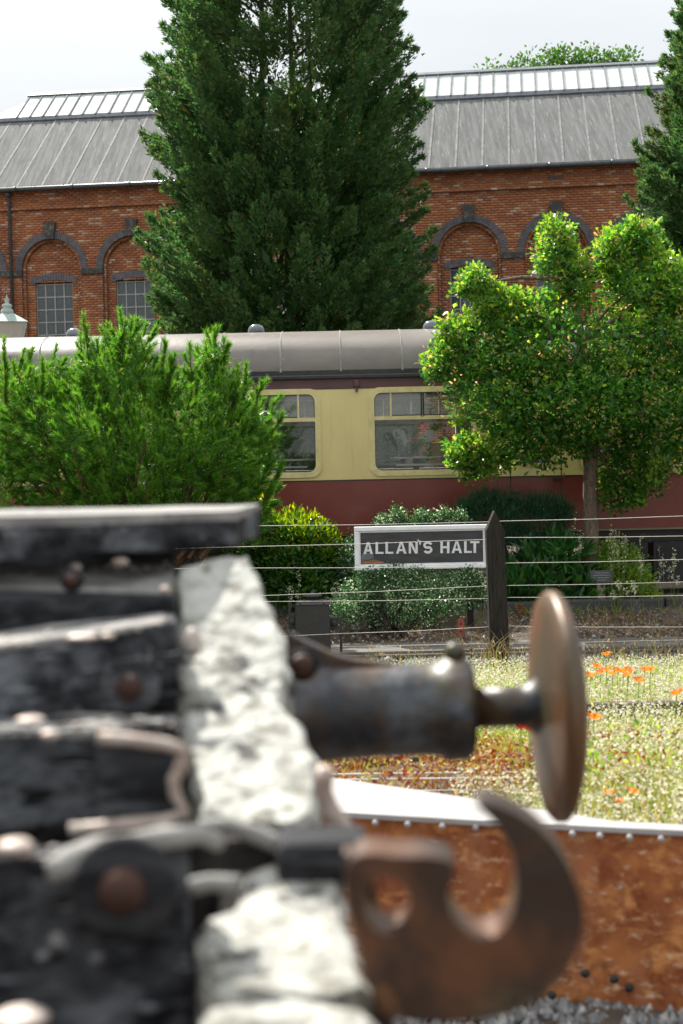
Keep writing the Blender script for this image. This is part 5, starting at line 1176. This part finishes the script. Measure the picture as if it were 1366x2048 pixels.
for px, py in ((685, 1629), (750, 1632), (815, 1635), (884, 1639), (950, 1641), (1016, 1646), (1082, 1650), (1143, 1653), (1198, 1657), (1257, 1660), (1320, 1663), (620, 1626), (1385, 1667)):
    p = onz(px, py, zg - .004); mb = MB(); mb.ball((p.x, p.y - .012, zg - .020), .0085, n=8); mb.build('rivet', M['fadedtop'], gird)
for px, py in ((1170, 1946), (1228, 1958), (1258, 1975), (1104, 1990)):
    d = ray(px, py); p = EYE + d * (N_[3].y / d.y); mb = MB(); mb.lathe([(.012, 0), (.006, .003)], (p.x, p.y + .008 - .012 + .0, p.z), Vector((0, -1, 0)), n=10); mb.build('bolt_hole', M['blackpaint'], gird)
# lower debris on the inner side seen above the girder
# ------------------------------------------------------------------ old timber wagon (foreground)
wag = thing('timber_wagon', (-.6, 1.6, 0), 'derelict black timber wagon end with flaking white headstock, buffer and draw hook', 'railway wagon')
AX = Vector((math.cos(math.radians(2.5)), math.sin(math.radians(2.5)), 0)); UP = Vector((0, 0, 1))
def timber(name, near_top, far_top, drop, m, sub=4, amt=.02, size=.12, xl=-.9):
    """near_top, far_top: [(px,py,Y) left, right] edges of the upper face; drop = height"""
    a, b = [at(*p) for p in near_top]; d_, c_ = [at(*p) for p in far_top]
    z = Vector((0, 0, -drop)); ext = (a - b).normalized() * .7; a = a + ext; d_ = d_ + ext
    mb = MB(); mb.hexa([a + z, b + z, c_ + z, d_ + z, a, b, c_, d_]); o = mb.build(name, m, wag, bevel=.006); roughen(o, sub, amt, size); return o
def onYfromh(px, py, h):                            # point on the horizontal plane h below the eye
    d = ray(px, py); return EYE + d * (-h / d.z)
# top board, broad and low
a = at(0, 1044, 1.85); b = at(472, 1031, 2.10)
mb = MB(); e = (a - b).normalized() * .8
yb_ = Vector((0.02, .26, .0))
mb.hexa([a + e + Vector((0, 0, -.062)), b + Vector((0, 0, -.046)), b + yb_ + Vector((0, 0, -.046)), a + e + yb_ + Vector((0, 0, -.062)), a + e, b, b + yb_, a + e + yb_]); o = mb.build('top_rail', M['greychar'], wag, bevel=.005); roughen(o, 4, .012, .06)
# pale cap along the top rail, sunlit edge put into its colour
mb = MB(); u = Vector((0, -.003, .001)); mb.hexa([a + e + u - Vector((0, 0, .008)), b + u - Vector((0, 0, .008)), b + yb_ - Vector((0, 0, .008)), a + e + yb_ - Vector((0, 0, .008)), a + e + u + Vector((0, 0, .006)), b + u + Vector((0, 0, .006)), b + yb_ + Vector((0, 0, .006)), a + e + yb_ + Vector((0, 0, .006))]); o = mb.build('weathered_cap', M['weath'], wag); roughen(o, 4, .008, .05)
# plank below with crumbling lit upper edge
timber('plank', [(0, 1172, 1.88), (345, 1178, 1.98)], [(0, 1128, 2.02), (345, 1132, 2.12)], .07, M['weath'], amt=.03, size=.05)
timber('plank', [(0, 1195, 1.80), (350, 1195, 1.93)], [(0, 1180, 1.9), (350, 1182, 2.0)], .07, M['char'], amt=.015)
timber('side_timber', [(0, 1287, 1.62), (352, 1243, 1.80)], [(0, 1258, 1.78), (352, 1224, 1.96)], .10, M['greychar'], amt=.016, size=.06)
timber('weathered_cap', [(0, 1288, 1.616), (330, 1244, 1.796)], [(0, 1256, 1.78), (330, 1222, 1.96)], .010, M['weath'], amt=.014, size=.05)  # pale strip standing for the lit upper edge of the timber
timber('side_timber', [(0, 1462, 1.50), (362, 1455, 1.62)], [(0, 1428, 1.60), (362, 1425, 1.72)], .11, M['char'], amt=.015)
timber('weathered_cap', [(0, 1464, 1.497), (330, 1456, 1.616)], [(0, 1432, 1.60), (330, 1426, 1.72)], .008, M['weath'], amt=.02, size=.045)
timber('side_timber', [(0, 1720, 1.20), (380, 1700, 1.30)], [(0, 1690, 1.26), (380, 1672, 1.36)], .20, M['greychar'], amt=.02)
# pale curved rim paints the lit edge over the lower timber
pts = [(95, 1745), (140, 1725), (200, 1700), (260, 1690), (330, 1676), (400, 1668), (440, 1690)]
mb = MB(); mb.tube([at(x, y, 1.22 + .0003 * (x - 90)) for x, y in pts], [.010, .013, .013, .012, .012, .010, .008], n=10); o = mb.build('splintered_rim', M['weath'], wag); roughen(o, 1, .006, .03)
# dark discs paint in the shaded sockets round the bolts
def bolt(px, py, Y, r, rw, m='bolt', proud=.02, washer='char'):
    p = at(px, py, Y); mb = MB(); mb.lathe([(rw, 0), (rw, .006), (rw * .85, .01)], p, Vector((0, -1, .1)), n=20); wa = mb.build('washer', M[washer], wag)
    mb = MB(); mb.lathe([(r, 0), (r, proud), (r * .7, proud + .006), (.001, proud + .008)], p, Vector((0, -1, .1)), n=12); mb.build('bolt_head', M[m], wa)
bolt(262, 1374, 1.575 + .07, .016, .034); bolt(250, 1775, 1.19, .020, .045); bolt(255, 1510, 1.50, .016, .03); bolt(145, 1160, 1.86, .009, .016, 'bolt')
bolt(605, 1330, 1.93, .016, .022, 'bolt')
sp = MB()
for k in range(46):
    x0 = random.uniform(-20, 330); band = random.choice([(1300, 1415, 1.60), (1480, 1620, 1.48), (1790, 2040, 1.17), (1050, 1100, 1.88)]); y0 = random.uniform(band[0], band[1]); ln = random.uniform(20, 110); yy_ = band[2] + (x0 / 352) * (.18 if band[0] == 1300 else .12 if band[0] == 1480 else .10 if band[0] == 1790 else .18) - .012
    sp.tube([at(x0, y0, yy_), at(x0 + ln * .5, y0 + random.uniform(-4, 4), yy_ - .006), at(x0 + ln, y0 + random.uniform(-5, 5), yy_ + .002)], [.001, random.uniform(.002, .005), .001], n=4, caps=False)
sp.build('splinters', M['greychar'], wag, kind='stuff')
# metal brackets, their sunlit rims put in as pale rust tubes
def strap(pts, Y, rad, depth, m='ruststrap', name='bracket'):
    P_ = [at(x, y, Y + (dy if len(pp) > 2 else 0)) for pp in pts for (x, y, dy) in [(pp[0], pp[1], pp[2] if len(pp) > 2 else 0)]]
    mb = MB(); mb.tube(P_, rad, n=10); o = mb.build(name, M[m], wag); roughen(o, 1, .004, .03); return o
strap([(195, 1476), (260, 1480), (330, 1488), (368, 1500), (368, 1520), (348, 1560), (350, 1590), (370, 1625), (330, 1642), (250, 1650), (140, 1660)], 1.36, .0065, .04)
strap([(655, 1535), (645, 1580), (660, 1620), (690, 1660), (720, 1700)], 1.5, .0105, .04)
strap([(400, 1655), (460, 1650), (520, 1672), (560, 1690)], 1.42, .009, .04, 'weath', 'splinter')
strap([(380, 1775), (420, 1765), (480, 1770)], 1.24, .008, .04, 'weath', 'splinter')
bracket = MB(); p = [at(190, 1480, 1.37), at(360, 1492, 1.37), at(345, 1570, 1.37), at(362, 1625, 1.37), at(200, 1650, 1.37)]; bracket.prism(p, Vector((0, .01, 0))); bracket.build('bracket_plate', M['char'], wag, bevel=.003)
for (px, py, Y, rx, rz) in ((60, 1440, 1.50, .018, .004), (215, 1272, 1.66, .010, .004), (165, 1274, 1.64, .020, .004), (28, 1692, 1.20, .018, .006), (40, 2035, 1.10, .024, .006), (330, 1180, 1.9, .008, .006), (150, 1135, 1.95, .010, .007), (240, 1125, 1.97, .013, .007), (385, 1285, 1.8, .012, .02), (100, 1470, 1.48, .012, .006)):
    p = at(px, py, Y); mb = MB(); mb.lathe([(.001, -rz), (rx * .7, -rz * .7), (rx, 0), (rx * .7, rz * .7), (.001, rz)], p, n=12); mb.build('loose_chip', M['ruststrap'], wag)  # pale chips stand in for sunlit highlights on the timbers
fl = MB()
for k in range(150):
    e_ = [((0, 1287, 1.60), (340, 1243, 1.80)), ((0, 1462, 1.50), (360, 1455, 1.62)), ((0, 1180, 1.92), (345, 1182, 2.0)), ((0, 1712, 1.21), (380, 1694, 1.31)), ((20, 1140, 1.95), (340, 1135, 2.05))][k % 5]
    f_ = random.random(); q0, q1 = e_; p = at(q0[0] + (q1[0] - q0[0]) * f_, q0[1] + (q1[1] - q0[1]) * f_ + random.uniform(-12, 10), q0[2] + (q1[2] - q0[2]) * f_); sz = random.uniform(.0015, .0045)
    fl.ball(p, sz, n=4, sq=.5)
fl.build('flakes', M['ruststrap'], wag, kind='stuff')  # tiny pale balls added as bright glints along the timber edges
# headstock: upper face painted white, following the rotten beam from far to near
def HY(py): return float(np.interp(py, [1080, 1120, 1640, 1720, 2048, 2300], [2.04, 2.02, 1.52, 1.42, 1.13, 1.0]))
def slab(poly, name, m, drop, amt=.01, dz=0.0, step=22, sub=2):
    """a rough lump whose upper face fills the outline"""
    from mathutils.geometry import tessellate_polygon
    xs_ = [p[0] for p in poly]; ys_ = [p[1] for p in poly]
    def inside(x, y):
        c = False; j = len(poly) - 1
        for i in range(len(poly)):
            if (ys_[i] > y) != (ys_[j] > y) and x < (xs_[j] - xs_[i]) * (y - ys_[i]) / (ys_[j] - ys_[i]) + xs_[i]: c = not c
            j = i
        return c
    rows = []
    y = min(ys_) + 2
    while y < max(ys_):
        inter = sorted(xs_[i] + (y - ys_[i]) * (xs_[i - 1] - xs_[i]) / (ys_[i - 1] - ys_[i]) for i in range(len(poly)) if (ys_[i] > y) != (ys_[i - 1] > y))
        if len(inter) >= 2: rows.append((y, inter[0], inter[-1]))
        y += step
    K_ = 16; vs = []; fs = []
    for (y, x0, x1) in rows:
        for k in range(K_ + 1):
            f = k / K_; x = x0 + (x1 - x0) * f; x += random.uniform(-7, 7) * (k in (0, K_)); yy = y + random.uniform(-3, 3)
            p = at(x, yy, HY(yy)); edge = min(f, 1 - f); p.z += dz + min(0, (edge - .07) * .15); vs.append(p)
    n_ = K_ + 1; Rn = len(rows)
    for i in range(Rn - 1):
        for k in range(K_): fs.append((i * n_ + k, (i + 1) * n_ + k, (i + 1) * n_ + k + 1, i * n_ + k + 1))
    base_ = len(vs)
    vs += [Vector(v) - Vector((0, 0, drop)) for v in vs]
    for i in range(Rn - 1):
        fs.append((i * n_, base_ + i * n_, base_ + (i + 1) * n_, (i + 1) * n_)); fs.append((i * n_ + K_, (i + 1) * n_ + K_, base_ + (i + 1) * n_ + K_, base_ + i * n_ + K_))
        for k in range(K_): fs.append((base_ + i * n_ + k, base_ + i * n_ + k + 1, base_ + (i + 1) * n_ + k + 1, base_ + (i + 1) * n_ + k))
    for k in range(K_):
        fs.append((k, k + 1, base_ + k + 1, base_ + k)); q = (Rn - 1) * n_; fs.append((q + k, base_ + q + k, base_ + q + k + 1, q + k + 1))
    mb = MB(); mb.add(vs, fs, False); o = mb.build(name, m, wag); roughen(o, sub, amt, .035); return o
slab([(352, 1128), (385, 1165), (415, 1130), (445, 1112), (500, 1112), (525, 1165), (560, 1240), (578, 1300), (580, 1350), (562, 1405), (610, 1440), (632, 1500), (640, 1560), (632, 1630), (560, 1652), (480, 1640), (405, 1625), (372, 1500), (362, 1380), (355, 1240)], 'headstock', M['whiteold'], .16, amt=.007)
slab([(395, 1835), (470, 1822), (492, 1745), (560, 1722), (676, 1738), (692, 1830), (722, 1900), (742, 1975), (640, 1998), (560, 1972), (470, 1975), (420, 1960), (393, 1900)], 'headstock', M['whiteold'], .12, amt=.006)
slab([(405, 2018), (500, 1998), (580, 1995), (680, 2012), (748, 2020), (760, 2120), (770, 2200), (400, 2200)], 'headstock', M['whiteold'], .12, amt=.010)
mb = MB(); p0 = at(-400, 1105, 2.15); p1 = at(352, 1300, 2.15); mb.box((p0.x - .4, 2.14, p1.z - .3), (p1.x, 2.18, p0.z)); mb.build('back_board', M['char'], wag)
mb = MB(); p0 = at(330, 1655, 1.5); p1 = at(690, 2048, 1.5); mb.box((p0.x, 1.48, p1.z - .25), (p1.x, 1.54, p0.z - .01)); o = mb.build('cross_timber', M['rotten'], wag); roughen(o, 3, .015, .05)
# dark heart of the beam under and between the painted lumps
hb = MB(); L1 = [(-.225, 2.06), (-.125, 2.06), (.02, 1.0), (-.07, 1.0)]
hz = [1.20, 1.20, .945, .945]
hb.hexa([Vector((x, y, .80)) for x, y in (L1[3], L1[2], L1[1], L1[0])] + [Vector((L1[3][0], 1.0, .88)), Vector((L1[2][0] - .03, 1.0, .88)), Vector((L1[1][0] - .02, 2.06, 1.17)), Vector((L1[0][0], 2.06, 1.17))]); o = hb.build('headstock_core', M['rotten'], wag); roughen(o, 5, .02, .04)
# lit rust plate behind the hook
mb = MB(); p = [at(685, 1705, 1.22), at(745, 1720, 1.22), at(790, 2048, 1.22), at(790, 2200, 1.22), at(745, 2200, 1.22), at(740, 2000, 1.22), at(690, 1800, 1.22)]; mb.prism(p, Vector((0, .03, 0))); mb.build('hook_plate', M['hookm'], wag, bevel=.004)
mb = MB(); p = at(655, 1690, 1.42); mb.box((p.x - .05, 1.38, p.z - .03), (p.x + .04, 1.46, p.z + .012)); mb.build('bolster_block', M['char'], wag, bevel=.01)
# ---- buffer
YBf = 2.02; sB = YBf / FPX
bc = at(760, 1421, YBf)                            # axis passes here
def ax_at(px):                                     # point on the buffer axis at this picture column
    d = ray(px, 1410); t = (bc.y * 1.0) / d.y; p = EYE + d * t; return bc + AX * ((p - bc).dot(AX))
O = ax_at(575); def_along = lambda px: (ax_at(px) - O).length
al = def_along
mb = MB(); mb.lathe([(.001, -.02), (.082, -.02), (.082, .004), (.076, .02), (.070, .05), (.066, .12), (.0655, al(850)), (.068, al(880)), (.074, al(890)), (.074, al(930)), (.066, al(944)), (.040, al(948)), (.001, al(948))], O, AX, n=48)
buf = mb.build('buffer_casing', M['bufferm'], wag)
mb = MB(); t0 = O + UP * .055
pr = [(al(572), .118), (al(610), .106), (al(660), .088), (al(710), .076), (al(790), .068), (al(800), .05), (al(575), .05)]
mb.prism([O + AX * x + UP * z + Vector((0, -.012, 0)) for x, z in pr], Vector((0, .024, 0))); mb.build('stiffening_rib', M['bufferm'], buf, bevel=.004)
mb = MB(); mb.ball(O + AX * al(912) + UP * .080, .016, n=8); mb.build('oil_cap', M['bufferm'], buf)
mb = MB(); mb.lathe([(.001, al(940)), (.0290, al(940)), (.0290, al(1030)), (.030, al(1052)), (.040, al(1072)), (.054, al(1084)), (.06, al(1092))], O, AX, n=36); mb.build('buffer_shank', M['bufferm'], wag)
a0 = al(1080); Rh = .165
prof_h = [(.03, a0 - .006), (.06, a0 - .002), (.10, a0 + .003), (.14, a0 + .008), (Rh - .006, a0 + .012), (Rh, a0 + .018), (Rh, a0 + .028), (Rh - .008, a0 + .035), (.13, a0 + .044), (.08, a0 + .053), (.001, a0 + .058)]
mb = MB(); mb.lathe(prof_h, O, AX, n=64); mb.build('buffer_head', M['headm'], wag)
# ---- draw hook
YH = 1.16
def hk(px, py): return at(px, py, YH)
outer = [(690, 1770), (700, 1715), (740, 1706), (795, 1715), (850, 1712), (905, 1722), (912, 1745), (893, 1790), (905, 1835), (935, 1868), (968, 1880), (1003, 1866), (1026, 1830), (1036, 1780), (1030, 1720), (1008, 1668), (975, 1632), (945, 1606), (985, 1606), (1040, 1628), (1085, 1660), (1125, 1706), (1152, 1760), (1168, 1810), (1168, 1860), (1152, 1915), (1120, 1965), (1075, 2005), (1015, 2032), (940, 2045), (850, 2048), (770, 2035), (742, 1990), (728, 1920), (705, 1840)]
hole = [(775 + 48 * math.cos(-2 * PI * i / 20), 1812 + 56 * math.sin(-2 * PI * i / 20)) for i in range(20)]
bm = bmesh.new(); edges = []
for lp in (outer, hole):
    # smooth the outline once (Chaikin)
    q = lp
    for _ in range(2 if lp is outer else 0):
        q = [pt for i in range(len(q)) for pt in (((q[i][0] * .75 + q[(i + 1) % len(q)][0] * .25), (q[i][1] * .75 + q[(i + 1) % len(q)][1] * .25)), ((q[i][0] * .25 + q[(i + 1) % len(q)][0] * .75), (q[i][1] * .25 + q[(i + 1) % len(q)][1] * .75)))]
    vv = [bm.verts.new(hk(x, y)) for x, y in q]; edges += [bm.edges.new((vv[i], vv[(i + 1) % len(vv)])) for i in range(len(vv))]
bmesh.ops.triangle_fill(bm, use_beauty=True, use_dissolve=True, edges=edges)
r_ = bmesh.ops.extrude_face_region(bm, geom=bm.faces[:]); bmesh.ops.translate(bm, verts=[v for v in r_['geom'] if isinstance(v, bmesh.types.BMVert)], vec=(0.003, .052, 0))
bmesh.ops.recalc_face_normals(bm, faces=bm.faces[:])
me = bpy.data.meshes.new('draw_hook'); bm.to_mesh(me); bm.free(); me.materials.append(M['hookm'])
ho = bpy.data.objects.new('draw_hook', me); link(ho, wag); ho.matrix_parent_inverse = wag.matrix_world.inverted()
bv = ho.modifiers.new('bevel', 'BEVEL'); bv.width = .013; bv.segments = 4; bv.limit_method = 'ANGLE'; bv.angle_limit = math.radians(50)

# ---- frame, wheels and rails outside the picture that carry the wagon
for yy in (1.15, 2.0): mb = MB(); mb.box((-3.2, yy - .05, .74), (-.32, yy + .05, .94)); mb.build('solebar', M['char'], wag)
for xx in (-1.3, -2.7):
    for yy in (1.0, 2.15):
        mb = MB(); mb.lathe([(.40, -.06), (.40, .0), (.43, .0), (.43, .03), (.05, .05)], (xx, yy, .56), Vector((0, 1, 0)), n=28); mb.build('wheel', M['blackpaint'], wag)
    mb = MB(); mb.tube([(xx, .95, .56), (xx, 2.2, .56)], .06, n=12); mb.build('axle', M['blackpaint'], wag)
    for yy in (1.14, 2.01): mb = MB(); mb.box((xx - .2, yy - .012, .45), (xx + .2, yy + .012, .8)); mb.build('axle_guard', M['blackpaint'], wag)
rail('steel_rail', 1.0, .15, 'rail under the near wheels of the old timber wagon', -5, -.6, grp='rails under the old wagon'); rail('steel_rail', 2.15, .15, 'rail under the far wheels of the old timber wagon', -5, -.6, grp='rails under the old wagon')
print('scene built', len(bpy.data.objects))
